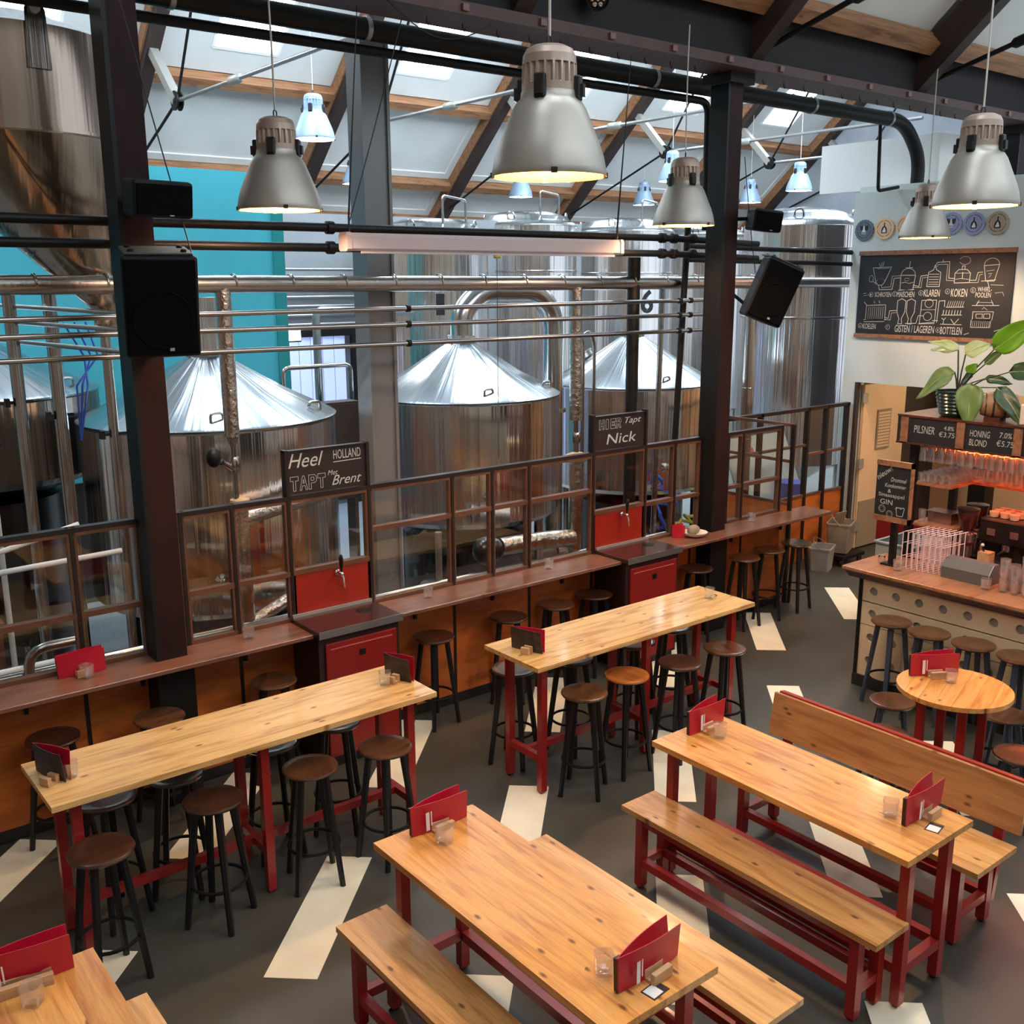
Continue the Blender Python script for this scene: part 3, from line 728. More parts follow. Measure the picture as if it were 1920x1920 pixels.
pf_ = empty('wall_cladding', (1.5, 10.96, 0), label='dark panelled cladding along the foot of the teal wall', cat='cladding')
for k in range(6): MB().box(-2.4+1.25*k, -1.17+1.25*k, 10.95, 10.98, 0.05, 1.25).build('side_panel', 'panel_grey_dark', pf_, world=True)
MB().box(-2.4, 5.1, 10.94, 10.99, 1.25, 1.3).build('cap_rail', 'stainless_dark', pf_, world=True)
# ================================================================== THE BREWERY
def wrap_text(s, c, r, a0, z0, w, h, parent, mt='emblem_black'):
    m = text_shape(s, V(0,0,0), X, Z, V(0,0,0), w, h, bold=0.025)
    m.v = [V(c[0]+(r+0.006)*math.cos(a0+p.x/r), c[1]+(r+0.006)*math.sin(a0+p.x/r), z0+p.z) for p in m.v]
    return m.build('number', mt, parent, world=True)
def kettle(x, y, r, z0, zr, za, label, neck=0.16, stack=None, body='stainless', man=None):
    k = empty('brew_kettle', (x, y, 0), label=label, cat='kettle')
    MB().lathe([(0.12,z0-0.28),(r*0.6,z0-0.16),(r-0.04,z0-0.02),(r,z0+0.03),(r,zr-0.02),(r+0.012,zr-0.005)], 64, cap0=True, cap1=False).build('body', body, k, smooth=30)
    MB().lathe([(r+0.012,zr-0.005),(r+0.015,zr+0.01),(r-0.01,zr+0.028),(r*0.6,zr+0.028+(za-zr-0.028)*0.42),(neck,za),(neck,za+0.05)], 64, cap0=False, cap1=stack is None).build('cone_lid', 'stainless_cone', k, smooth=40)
    for a in (0.5, 1.5, 2.5, 3.5):
        t = a*PI/2; lx, ly = math.cos(t)*r*0.8, math.sin(t)*r*0.8
        MB().tube([V(lx,ly,0), V(lx,ly,z0-0.05)], 0.05, 10).build('leg', 'stainless_plain', k, smooth=40)
    MB().lathe([(r*0.6,0.1),(r*0.66,0.12),(r*0.66,z0-0.2),(r*0.5,z0-0.17)], 32).build('dark_drum', 'coffee_black', k, smooth=40)  # dark drum added to blacken the space below the kettle
    if stack: MB().lathe([(neck*0.95,za+0.04),(neck*0.95,stack)], 28).build('flue', 'stainless', k, smooth=40)
    for t in (-1.9, -0.8):
        px_, py_ = math.cos(t)*(r-0.12), math.sin(t)*(r-0.12)
        MB().tube(round_path([V(px_-0.05,py_,zr+0.03), V(px_-0.05,py_,zr+0.13), V(px_+0.05,py_,zr+0.13), V(px_+0.05,py_,zr+0.03)], 0.03), 0.012, 7).build('lifting_eye', 'stainless_plain', k, smooth=50)
    if man is not None:
        f = 0.55; cz = zr+(za-zr)*(1-f)+0.03; n = V(math.cos(man)*(za-zr), math.sin(man)*(za-zr), r*0.8).normalized()
        c = V(math.cos(man)*r*f*1.1, math.sin(man)*r*f*1.1, cz)
        MB().lathe([(0.14,-0.02),(0.14,0.03),(0.155,0.035),(0.155,0.05),(0.04,0.065)], 28, c, ax=n).build('manway', 'stainless_plain', k, smooth=35)
    # thermometer boss on the front
    t = -1.95; c = V(math.cos(t)*r, math.sin(t)*r, z0+0.3)
    MB().lathe([(0.055,0),(0.055,0.02),(0.03,0.03),(0.03,0.05),(0.002,0.055)], 16, c, ax=V(math.cos(t),math.sin(t),0)).build('gauge', 'chrome', k, smooth=35)
    return k
kettle(3.33, 8.3, 1.04, 0.78, 2.24, 2.74, 'large steel brew kettle with a short flue pipe, beside the dark brown column', 0.16, 3.22, man=0.8)
k1 = kettle(6.17, 8.6, 1.0, 1.0, 2.2, 2.72, 'steel brew kettle with a swan-neck vapour pipe bending over it', 0.15, 2.8)
kettle(8.85, 8.8, 1.0, 0.95, 2.14, 2.68, 'steel brew kettle behind the chalk sign that names Nick', 0.14, man=2.2)
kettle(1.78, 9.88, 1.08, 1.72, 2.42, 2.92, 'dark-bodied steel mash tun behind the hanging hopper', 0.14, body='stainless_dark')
# swan neck of the middle kettle
sw = MB().tube(round_path([V(6.17,8.6,2.78), V(6.17,8.6,3.02), V(6.42,8.6,3.24), V(7.16,8.6,3.24), V(7.41,8.6,3.0), V(7.41,8.6,0.5)], 0.25, 8), 0.115, 18).build('vapour_pipe', 'stainless_plain', smooth=50)
tag(sw, 'wide polished vapour pipe arching from the kettle lid down to the floor', 'pipe')
fm = MB(); fm.lathe([(0.15,-0.02),(0.15,0.02)], 20, V(7.41,8.6,1.93)); fm.build('flange', 'chrome', sw, world=True, smooth=40)
# grain hopper with a lopsided cone
hp = empty('grain_hopper', (1.80, 7.6, 3.1), label='big steel grain hopper with lopsided cone hanging behind the first column', cat='hopper')
HC, HR, HA = V(1.80,7.6,0), 0.71, V(2.24,7.26,0)
def ring(c, r, z, n=64): return [V(c.x+r*math.cos(2*PI*i/n), c.y+r*math.sin(2*PI*i/n), z) for i in range(n)]
def loft(rings):
    m = MB(); n = len(rings[0]); m.v = [p for q in rings for p in q]
    for i in range(len(rings)-1):
        for k in range(n): m.f.append((i*n+k, i*n+(k+1)%n, (i+1)*n+(k+1)%n, (i+1)*n+k))
    return m
loft([ring(HC,HR,4.86), ring(HC,HR,4.27)]).build('cylinder', 'stainless_hopper', hp, world=True, smooth=30)
loft([ring(HC,HR+0.012,4.27), ring(HC,HR+0.012,4.25), ring(HC,HR,4.24), ring(HC.lerp(HA,0.5),0.4,3.7), ring(HA,0.09,3.16), ring(HA,0.09,3.0)]).build('cone', 'stainless_hopper', hp, world=True, smooth=30)
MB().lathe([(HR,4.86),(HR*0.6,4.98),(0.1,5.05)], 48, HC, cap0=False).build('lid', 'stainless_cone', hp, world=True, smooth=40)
lm = MB(); lug = [V(1.79,6.87,4.6), V(1.93,6.88,4.6), V(1.92,6.88,4.93), V(1.89,6.88,4.98), V(1.83,6.87,4.98), V(1.80,6.87,4.93)]
lm.prism(lug, V(0.01,0.04,0)); lm.build('lifting_lug', 'stainless_dark', hp, world=True)
MB().lathe([(0.028,0),(0.028,0.06)], 16, V(1.86,6.85,4.93), ax=V(0.0,1,0)).build('lug_hole', 'roof_white', hp, world=True, smooth=40)
MB().tube([V(2.32,7.15,4.4), V(2.36,7.12,3.2)], 0.03, 10).build('guide_rail', 'stainless_plain', hp, world=True, smooth=40)
MB().tube([V(1.66,7.7,4.95), V(1.66,7.7,7.2)], 0.06, 14).build('feed_pipe', 'jacket', hp, world=True, smooth=40)
MB().tube([V(1.8,7.75,4.95), V(1.86,7.75,7.2)], 0.035, 12).build('feed_pipe', 'plastic_white', hp, world=True, smooth=40)
# tall tanks behind
def fermenter(x, y, r, z0, zt, label, num=None, na=-1.9, nz_=3.15, rail=True, bands=(0.78,), jacket='stainless'):
    t = empty('storage_tank', (x, y, 0), label=label, cat='tank', group='tall steel tanks')
    zs = zt-0.28
    MB().lathe([(0.06,z0-0.45),(r*0.5,z0-0.2),(r,z0),(r,zs),(r+0.01,zs+0.01)], 72, cap1=False).build('shell', jacket, t, smooth=30)
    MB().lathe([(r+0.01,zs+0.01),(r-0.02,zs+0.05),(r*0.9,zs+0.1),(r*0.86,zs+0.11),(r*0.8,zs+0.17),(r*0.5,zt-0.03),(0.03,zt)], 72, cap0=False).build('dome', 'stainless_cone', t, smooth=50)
    for f in bands:
        zz = z0+(zs-z0)*f; MB().lathe([(r+0.002,zz),(r+0.01,zz+0.006),(r+0.01,zz+0.03),(r+0.002,zz+0.036)], 72, cap0=False, cap1=False).build('seam_band', 'stainless_plain', t, smooth=40)
    for a in range(4):
        q = a*PI/2+0.6; MB().tube([V(math.cos(q)*r*0.85,math.sin(q)*r*0.85,0), V(math.cos(q)*r*0.85,math.sin(q)*r*0.85,z0+0.05)], 0.06, 10).build('leg', 'stainless_plain', t, smooth=40)
    for q in (-2.6, -1.0, 0.6, 2.2):
        c = V(math.cos(q)*r*0.82, math.sin(q)*r*0.82, zs+0.16)
        MB().tube(arc(c, 0.06, 0, PI, 8, V(-math.sin(q),math.cos(q),0), Z), 0.014, 7).build('lifting_eye', 'stainless_plain', t, smooth=50)
    if rail:
        for s in (-1,):
            MB().tube(round_path([V(-0.22,-r*0.75,zs+0.05), V(-0.22,-r*0.75,zs+0.55), V(0.18,-r*0.75,zs+0.5), V(0.18,-r*0.75,zs+0.2)], 0.05), 0.018, 8).build('hand_rail', 'stainless_plain', t, smooth=50)
    if num: wrap_text(num, (x,y), r, na, nz_, 0.26 if num == '6' else 0.12, 0.42 if num == '6' else 0.3, t)
    return t
fermenter(8.8, 13.0, 0.85, 0.8, 4.25, 'tall steel storage tank marked with a black figure one', '1', -2.10, 2.86)
fermenter(11.43, 14.0, 0.88, 0.8, 4.5, 'tall steel storage tank with a rail on its domed lid, next to tank 1')
fermenter(13.75, 14.0, 0.95, 0.8, 4.46, 'tall steel storage tank marked with a black figure six', '6', -1.97, 2.75)
fermenter(16.2, 14.2, 0.95, 0.8, 4.4, 'tall steel storage tank behind the second dark column', rail=False)
fermenter(12.35, 9.0, 0.8, 0.8, 4.32, 'broad steel tank beside the white wall, nearest the glazed door', rail=False, bands=(0.62, 0.9))
fermenter(10.3, 16.2, 0.85, 0.8, 4.2, 'tall steel tank in the second row behind tank 1', rail=False)
# ------------------------------------------------------------------ pipes
def pipe(name, pts, r, mt, label, rad=0.15, n=12, group=None):
    o = MB().tube(round_path(pts, rad), r, n).build(name, mt, smooth=50)
    return tag(o, label, 'pipe', group)
ip = pipe('insulated_pipe', [V(-3.1,7.0,3.345), V(9.2,7.0,3.31), V(9.5,7.8,3.31), V(13.2,7.85,3.29)], 0.062, 'jacket', 'thick metal-clad pipe running the whole length above the kettles', n=18)
b0 = None
for i in range(20):
    p = V(0.4+0.44*i, 7.0, 3.342-0.0006*i)
    if b0 is None: b0 = MB().lathe([(0.063,0),(0.066,0.003),(0.066,0.012),(0.063,0.015)], 20, ax=X, cap0=False, cap1=False).build('jacket_joint', 'pipe_steel', ip, loc=p, smooth=40)
    else: inst(b0, ip, p)
for nm, z0, z1 in (('topmost', 3.11, 3.15), ('middle', 3.03, 3.01), ('lowest', 2.89, 2.86)):
    o = pipe('steel_pipe', [V(-3.1,6.8,z0), V(8.2,6.8,z1)], 0.019, 'pipe_steel', nm+' of the three thin steel pipes under the clad pipe', n=10, group='three thin pipes')
    for x in (2.35, 4.36, 7.45, 7.6): MB().lathe([(0.028,0),(0.028,0.03)], 10, V(x,6.8,z0+(z1-z0)*(x+3.1)/11.3), ax=X).build('pipe_clamp', 'steel_black', o, smooth=40)
for i, (z0, nm) in enumerate(((3.18, 'upper'), (3.07, 'middle'), (2.93, 'lower'))):
    pipe('steel_pipe', [V(2.2,6.88,z0-0.03), V(1.05,10.6,z0+0.06)], 0.017, 'zinc_rod', nm+' pale pipe running back from the first column to the teal wall', n=10, group='three pale branch pipes')
for i, (x, y, r, z0, z1, mt, nm) in enumerate(((1.77,7.9,0.045,0,3.3,'pipe_steel','nearest the picture edge'), (2.05,7.95,0.05,0,3.3,'pipe_steel','below the hopper cone'), (2.30,7.55,0.035,0,3.3,'pipe_steel','just behind the first column'), (1.63,8.4,0.022,0,3.05,'plastic_white','thin, against the mash tun'))):
    o = pipe('standpipe', [V(x,y,z0), V(x,y,z1)], r, mt, 'upright steel pipe '+nm, group='upright pipes behind the partition')
    m = MB(); zz = 2.5-0.12*i; m.box(x-0.09,x+0.09,y-0.012,y+0.012,zz,zz+0.02); m.box(x-0.1,x-0.07,y-0.03,y+0.03,zz-0.02,zz+0.04); m.build('pipe_clamp', 'steel_black', o, world=False)
for k in range(3):
    tag(MB().tube([V(2.2+0.08*k,8.2,3.05), V(2.3+0.05*k,8.1,2.8), V(2.25-0.04*k,7.9,2.6), V(2.15,7.85,2.2)], 0.008, 6).build('air_hose', 'hose_blue', smooth=60), 'thin blue air hose, '+['first','second','third'][k]+' of three by the hopper', 'hose', 'blue air hoses')
# foil wrapped risers
f1 = pipe('foil_pipe', [V(2.965,7.0,3.3), V(2.965,7.0,2.25)], 0.055, 'foil', 'foil-wrapped riser hanging from the clad pipe in front of the large kettle', n=16)
MB().tube([V(2.965,7.0,2.26), V(2.965,7.0,2.18)], [0.05,0.02], 14).build('foil_end', 'foil', f1, smooth=50)
m = MB(); m.tube([V(2.965,7.0,2.2), V(2.965,7.0,1.75)], 0.02, 10); m.lathe([(0.035,0),(0.045,0.03),(0.045,0.09),(0.035,0.12)], 12, V(2.965,7.0,1.98)); m.tube([V(2.965,7.0,2.0), V(2.85,6.95,2.08)], 0.025, 8); m.build('valve', 'pipe_steel', f1, smooth=50)
MB().ball(V(2.79,6.94,2.12), 0.055, 12, 8, (1,0.8,1.3)).build('actuator', 'steel_black', f1, smooth=60)
f1b = pipe('foil_pipe', [V(2.99,7.0,1.74), V(2.99,7.0,0.45)], 0.06, 'foil', 'lower foil-wrapped pipe behind the panes beside the first tap cabinet', n=16)
MB().lathe([(0.07,0),(0.075,0.02),(0.07,0.05),(0.03,0.06)], 16, V(2.99,7.0,1.73)).build('collar', 'tan_cloth', f1b, smooth=50)
MB().tube([V(2.99,7.0,1.62), V(3.7,7.05,1.72)], 0.055, 14).build('branch', 'foil', f1b, smooth=50)
MB().tube([V(2.99,7.0,0.8), V(3.35,7.05,0.92), V(3.6,7.1,0.88)], 0.05, 14).build('branch', 'foil', f1b, smooth=50)
f2 = pipe('foil_pipe', [V(6.30,7.0,3.28), V(6.32,7.0,2.08)], 0.06, 'foil', 'foil-wrapped riser beside the vapour pipe', n=16)
m = MB(); m.tube([V(6.32,7.0,2.1), V(6.33,7.0,1.72)], 0.022, 10); m.lathe([(0.03,0),(0.04,0.03),(0.04,0.08),(0.03,0.1)], 12, V(6.33,7.0,1.86)); m.build('valve', 'pipe_steel', f2, smooth=50)
MB().ball(V(6.33,7.0,1.72), 0.11, 14, 6, (1.2,1,0.5)).build('insulation_wool', 'tan_cloth', f2, smooth=60)
f2b = pipe('foil_pipe', [V(6.33,7.0,1.66), V(6.31,7.0,0.5)], 0.06, 'foil', 'lower foil-wrapped pipe behind the panes beside the second tap cabinet', n=16)
MB().tube([V(6.28,7.0,0.95), V(5.95,7.02,0.98), V(5.45,7.05,0.99)], 0.085, 16).build('branch', 'foil', f2b, smooth=50)
m = MB(); m.ball(V(5.3,7.05,0.98), 0.13, 14, 9); m.lathe([(0.1,0),(0.12,0.05),(0.1,0.12)], 16, V(5.42,7.05,0.98), ax=V(-1,0,0)); m.build('pump_head', 'coffee_black', f2b, smooth=50)
f3 = pipe('clad_pipe', [V(9.55,7.6,3.3), V(9.55,7.6,0.3)], 0.07, 'jacket', 'upright metal-clad pipe behind the counter end', n=18)
for zz in (0.9, 1.5, 2.1): MB().lathe([(0.071,zz),(0.074,zz+0.004),(0.074,zz+0.012),(0.071,zz+0.016)], 20, V(9.55,7.6,0), cap0=False, cap1=False).build('jacket_joint', 'pipe_steel', f3, smooth=40)
# thin twin pipes by kettle 3 and sight pipe
for k, x in enumerate((6.95, 7.1)):
    pipe('steel_pipe', [V(x,7.6,0.6), V(x,7.6,2.75), V(x-0.08,7.6,2.85), V(x-0.16,7.6,2.8)], 0.018, 'pipe_steel', ['first','second'][k]+' of two hook-topped thin steel pipes by the third kettle', n=8, rad=0.06, group='hooked pipes')
pipe('black_pipe', [V(7.04,7.0,3.55), V(7.04,7.0,0.2)], 0.06, 'steel_black', 'thick black upright pipe behind the chalk sign that names Nick', n=16)
pipe('steel_pipe', [V(7.75,7.3,3.3), V(7.7,7.3,0.0)], 0.03, 'pipe_steel', 'pale upright pipe just behind the second column')
pipe('black_pipe', [V(7.66,6.9,3.9), V(7.62,6.9,3.0), V(7.5,6.9,0.3)], 0.032, 'steel_black', 'slanting black pipe just behind the second column')
# black railing pipes at eye height
for nm, z in (('upper', 3.71), ('lower', 3.575)):
    o = pipe('black_pipe', [V(-3.1,6.55,z), V(7.0,6.55,z), V(8.28,6.55,z-0.03)], 0.03, 'steel_black', nm+' of the two black pipes passing behind both dark columns', n=12, group='black pipes across the hall')
    for x in (3.55, 6.9, 7.05, 7.3): MB().lathe([(0.03,0),(0.045,0.01),(0.045,0.06),(0.03,0.07)], 12, V(x,6.55,z), ax=X).build('coupling', 'steel_black', o, smooth=40)
    pipe('black_pipe', [V(8.1,7.3,z-0.03), V(12.0,7.3,z-0.07)], 0.028, 'steel_black', nm+' black pipe in front of the broad tank', n=10, group='black pipes by the broad tank')
pipe('black_drain_pipe', [V(-3.1,6.7,5.1), V(10.95,6.7,5.055), V(11.3,6.7,4.7), V(11.3,6.7,4.35)], 0.075, 'steel_black', 'large black drain pipe slung under the beam with an elbow at the white wall', rad=0.25, n=16)
o = bpy.data.objects['black_drain_pipe']
for x in (2.6, 4.0, 6.9, 9.2, 10.6): MB().lathe([(0.079,0),(0.084,0.005),(0.084,0.035),(0.079,0.04)], 16, V(x,6.7,5.09-0.003*x), ax=X, cap0=False, cap1=False).build('pipe_clip', 'zinc_rod', o, smooth=40)
pipe('black_conduit', [V(-3.1,6.72,4.93), V(7.68,6.72,4.95), V(7.7,6.72,3.8)], 0.035, 'steel_black', 'thin black conduit under the drain pipe turning down behind the second column', rad=0.12, n=12)
pipe('black_conduit', [V(10.55,6.75,5.05), V(10.6,6.75,4.3), V(11.0,6.75,4.36)], 0.02, 'steel_black', 'thin black hanger pipe beside the drain elbow', rad=0.05, n=8)
# back wall: louvre pipes, strip curtain, work light
for k in range(8):
    z = 2.6+0.13*k
    tag(MB().tube([V(5.6,13.6,z), V(8.0,13.6,z)], 0.025, 8).build('wall_pipe', 'zinc_rod', smooth=50), 'grey pipe on the brewery inner wall, number %s from the bottom of the rack' % ['one','two','three','four','five','six','seven','eight'][k], 'pipe', 'grey pipes on the inner wall')
cu = empty('strip_curtain', (6.9, 13.6, 0), label='bright translucent strip curtain in a doorway between the teal wall and the grey column', cat='curtain')
s0 = None
for i in range(16):
    if s0 is None: s0 = MB().box(-0.045, 0.045, -0.004, 0.004, 0.1, 2.55).build('strip', 'curtain_glow', cu, loc=(-0.75+0.095*i, 0.012*(i % 2), 0))
    else: inst(s0, cu, (-0.75+0.095*i, 0.012*(i % 2), 0))
MB().box(-0.9, 0.9, -0.03, 0.03, 2.55, 2.7).build('header', 'steel_black', cu); MB().box(0.82, 0.9, -0.03, 0.03, 0, 2.55).build('jamb', 'steel_black', cu); MB().box(-0.9, -0.82, -0.03, 0.03, 0, 2.55).build('jamb', 'steel_black', cu)
tag(MB().box(5.42, 12.5, 13.75, 13.85, 0, 4.3).build('wall_hall', 'wall_grey'), 'grey inner wall behind the strip curtain', kind='structure')
wl = empty('work_light', (5.55, 11.2, 2.72), label='glaring white work light beside the teal wall', cat='light')
MB().box(-0.12,0.12,-0.05,0.05,-0.08,0.08,c=0.01).build('housing', 'steel_black', wl); MB().box(-0.1,0.1,-0.06,-0.05,-0.06,0.06).build('lens', 'worklight_glow', wl); MB().box(-0.14,-0.1,-0.02,0.02,-0.02,0.02).build('arm', 'steel_black', wl)
pipe('steel_pipe', [V(6.0,11.4,0), V(6.0,11.4,3.0), V(7.4,11.4,2.95)], 0.05, 'zinc_rod', 'grey pipe with an elbow in front of the strip curtain', rad=0.12)
for k, (x, z) in enumerate(((5.1, 2.18), (5.7, 2.3))):
    pass
hr = empty('platform_rail', (5.0, 9.2, 0), label='tubular handrail between the large kettle and the middle kettle', cat='railing')
MB().tube(round_path([V(4.55,9.4,1.8), V(4.55,9.4,2.5), V(5.32,9.4,2.5), V(5.32,9.4,1.8)], 0.08), 0.025, 10).build('rail', 'pipe_steel', hr, world=True, smooth=50)
for x in (4.95,): MB().tube([V(x,9.4,1.8), V(x,9.4,2.5)], 0.022, 8).build('post', 'pipe_steel', hr, world=True, smooth=50)
MB().box(4.5, 5.38, 9.5, 10.2, 1.74, 1.8).build('deck', 'stainless_dark', hr, world=True)
for x in (4.55, 5.32): MB().box(x-0.03, x+0.03, 9.4, 9.52, 0, 1.8).build('post', 'pipe_steel', hr, world=True)
cbx = empty('control_cabinet', (5.0, 9.0, 0), label='flat brushed steel control cabinet between two kettles with a small latch', cat='cabinet')
MB().box(4.62, 5.12, 8.9, 9.1, 1.2, 2.18).build('body', 'panel_grey_dark', cbx, world=True); MB().box(4.64, 5.10, 8.885, 8.9, 1.22, 2.16).build('door', 'panel_grey_dark', cbx, world=True)
MB().box(4.9, 4.96, 8.86, 8.885, 1.62, 1.74).build('latch', 'chrome', cbx, world=True); MB().box(4.66, 4.7, 8.92, 9.08, 0, 1.2).build('leg', 'pipe_steel', cbx, world=True); MB().box(5.04, 5.08, 8.92, 9.08, 0, 1.2).build('leg', 'pipe_steel', cbx, world=True)
# low pipework and kit just behind the glass
pipe('low_pipe', [V(1.0,6.95,0.82), V(8.3,6.95,0.80)], 0.03, 'pipe_steel', 'low horizontal steel pipe behind the panes, the upper one', n=10, group='low pipes')
pipe('low_pipe', [V(1.3,6.85,0.66), V(8.3,6.85,0.64)], 0.03, 'zinc_rod', 'low horizontal steel pipe behind the panes, the lower one', n=10, group='low pipes')
pipe('low_pipe', [V(1.75,6.9,1.0), V(1.42,6.9,1.0), V(1.42,6.9,0.55), V(1.75,6.9,0.55)], 0.035, 'pipe_steel', 'C-shaped steel pipe behind the pane above the red menu', rad=0.14, n=12)
pipe('low_pipe', [V(0.9,7.3,1.38), V(1.3,7.3,1.44), V(2.2,7.3,1.46)], 0.02, 'plastic_white', 'thin pale pipe crossing the panes beside the first column', n=8)
pipe('low_pipe', [V(0.9,7.2,1.5), V(1.9,7.2,1.72)], 0.02, 'plastic_white', 'thin slanting pale pipe above the pale crossing pipe', n=8)
pipe('low_pipe', [V(4.2,7.0,0.3), V(4.75,7.0,0.42), V(4.75,7.0,1.25)], 0.03, 'zinc_rod', 'pale bent pipe at the foot of the grey column', n=10)
for k, (x, y, z) in enumerate(((5.0,7.9,0.35),(5.6,8.1,0.3),(6.9,8.3,0.4))):
    p = empty('brew_pump', (x, y, 0), label=['squat dark pump under the middle kettle by the grey column', 'squat dark pump right below the middle kettle', 'squat dark pump between the middle and third kettles'][k], cat='pump', group='pumps under the kettles')
    MB().lathe([(0.13,-0.22),(0.14,-0.2),(0.14,0.2),(0.1,0.24)], 20, V(0,0,z), ax=X).build('motor', 'green_machine', p, smooth=40)
    MB().lathe([(0.17,0),(0.18,0.03),(0.18,0.1),(0.08,0.13)], 20, V(0.22,0,z), ax=X).build('housing', 'stainless_plain', p, smooth=40)
    MB().box(-0.25,0.35,-0.12,0.12,0,z-0.12).build('base', 'steel_black', p)
def bend(n, amp, p, q, seed):
    rnd = random.Random(seed); return [Vector(p).lerp(Vector(q), i/n)+V(rnd.uniform(-amp,amp), rnd.uniform(-amp,amp), rnd.uniform(0,amp*0.4)) for i in range(n+1)]
for k, (p, q, mt, lab) in enumerate((((8.2,7.6,0.5),(9.3,8.0,0.6),'hose_yellow','yellow hose looped behind the counter end'), ((8.3,7.7,1.2),(8.5,7.9,0.4),'hose_blue','blue hose hanging behind the second column'), ((3.9,7.5,0.3),(5.2,7.7,0.4),'hose_black','black hose lying under the middle kettle'))):
    tag(MB().tube(bend(14, 0.12, p, q, k), 0.022, 8).build('hose', mt, smooth=60), lab, 'hose')
# keg-like kit seen through the far panes
bg = empty('tool_board', (10.2, 7.75, 0), label='slanting white board with round stickers behind the far glazed section', cat='board')
R = Matrix.Rotation(math.radians(-24), 3, 'X')
MB().box(9.55, 10.75, 7.7, 7.72, 0.55, 1.5, R, V(10.1,7.7,0.9)).build('sheet', 'plastic_white', bg, world=True)
MB().box(9.6, 10.7, 7.75, 7.8, 0.0, 0.6).build('stand', 'table_brown', bg, world=True)
for (x, z, mt) in ((9.98,1.32,'sticker_orange'),(9.75,1.12,'emblem_black'),(9.87,1.12,'card_white')):
    m = MB().lathe([(0.055,0),(0.055,0.006)], 18, V(x,7.685,z), ax=V(0,-1,0)); m.v = [R @ (p-V(10.1,7.7,0.9))+V(10.1,7.7,0.9) for p in m.v]; m.build('sticker', mt, bg, world=True)
tag(MB().lathe([(0.13,0),(0.15,0.02),(0.17,0.34),(0.175,0.36)], 18, V(10.35,7.5,0.55)).build('blue_bin', 'plastic_blue', smooth=40), 'blue plastic bin behind the far glazed section', 'bin')
tag(MB().box(10.2, 10.5, 7.35, 7.65, 0, 0.55).build('bin_stand', 'plastic_white'), 'white box under the blue bin', 'box')

# crates, manifolds and odds and ends under the kettles
def manifold(x, y, L, z, label):
    t = empty('valve_manifold', (x, y, 0), label=label, cat='manifold', group='valve manifolds behind the glass')
    MB().bar(V(-L/2,0,z), V(L/2,0,z), 0.05, 0.05).build('beam', 'steel_black', t)
    for s in (-1, 1): MB().box(s*L/2-0.02, s*L/2+0.02, -0.2, 0.2, 0, 0.03).build('foot', 'steel_black', t); MB().box(s*L/2-0.02, s*L/2+0.02, -0.02, 0.02, 0.03, z).build('post', 'steel_black', t)
    MB().tube([V(-L/2-0.1,0,z+0.1), V(L/2+0.1,0,z+0.1)], 0.028, 10).build('header_pipe', 'plastic_white', t, smooth=50)
    n = int(L/0.22)
    for i in range(n):
        xx_ = -L/2+0.12+i*(L-0.24)/max(1, n-1)
        v = MB().tube([V(xx_,0,z+0.1), V(xx_,0,z+0.26)], 0.018, 8).build('valve', 'pipe_steel', t, smooth=50); MB().ball(V(xx_,-0.03,z+0.2), 0.035, 10, 7).build('knob', 'coffee_black', v, smooth=60)
    return t
manifold(4.0, 7.55, 0.9, 0.35, 'valve manifold by the foot of the grey column'); manifold(2.55, 7.05, 0.5, 0.5, 'short valve manifold beside the first column'); manifold(7.6, 7.6, 0.8, 0.4, 'valve manifold under the third kettle'); manifold(1.2, 7.4, 0.9, 0.6, 'valve manifold at the picture edge behind the panes')
def crate(x, y, w, d, h, mt, label, z=0.0, rot=0.0):
    t = empty('crate', (x, y, z), rot, label, 'crate', 'crates behind the glass')
    for bx in ((-w/2,w/2,-d/2,-d/2+0.015,0,h),(-w/2,w/2,d/2-0.015,d/2,0,h),(-w/2,-w/2+0.015,-d/2+0.015,d/2-0.015,0,h),(w/2-0.015,w/2,-d/2+0.015,d/2-0.015,0,h)): MB().box(*bx).build('side', mt, t)
    MB().box(-w/2+0.015,w/2-0.015,-d/2+0.015,d/2-0.015,0,0.015).build('bottom', mt, t); return t
crate(4.9, 7.2, 0.4, 0.3, 0.28, 'green_machine', 'dark green crate behind the panes by the grey column'); crate(5.55, 7.25, 0.36, 0.3, 0.22, 'plastic_white', 'white crate under the foil pipe branch'); crate(3.0, 7.5, 0.4, 0.3, 0.3, 'plastic_white', 'white crate at the foot of the lower foil pipe'); crate(8.0, 7.3, 0.5, 0.35, 0.3, 'plastic_white', 'white crate behind the counter past the second column'); crate(1.9, 7.6, 0.45, 0.35, 0.35, 'table_brown', 'brown crate behind the first column'); crate(6.75, 7.7, 0.5, 0.4, 0.3, 'coffee_black', 'black crate behind the second tap panel')
wbk = empty('work_bench', (1.0, 8.3, 0), label='brown workbench behind the panes at the picture edge', cat='bench')
MB().box(-0.8,0.5,-0.4,0.4,0.85,0.9).build('top', 'table_brown', wbk)
for sx in (-0.75,0.45):
    for sy in (-0.35,0.35): MB().box(sx-0.03,sx+0.03,sy-0.03,sy+0.03,0,0.85).build('leg', 'table_brown', wbk)
MB().box(-0.3,0.3,-0.25,0.2,0.9,0.905).build('sheet', 'sheet_plastic', wbk)
for k in range(7):
    rn = random.Random(40+k); x = rn.uniform(3.6, 8.0)
    tag(MB().tube(bend(12, 0.16, (x-0.5,rn.uniform(7.0,7.9),0.06), (x+0.6,rn.uniform(7.0,8.2),0.06), 60+k), 0.02, 8).build('hose', ['hose_black','hose_black','plastic_white','hose_black','hose_blue','hose_black','plastic_white'][k], smooth=60), ['first','second','third','fourth','fifth','sixth','seventh'][k]+' hose lying on the brewery floor under the kettles', 'hose', 'hoses on the brewery floor')
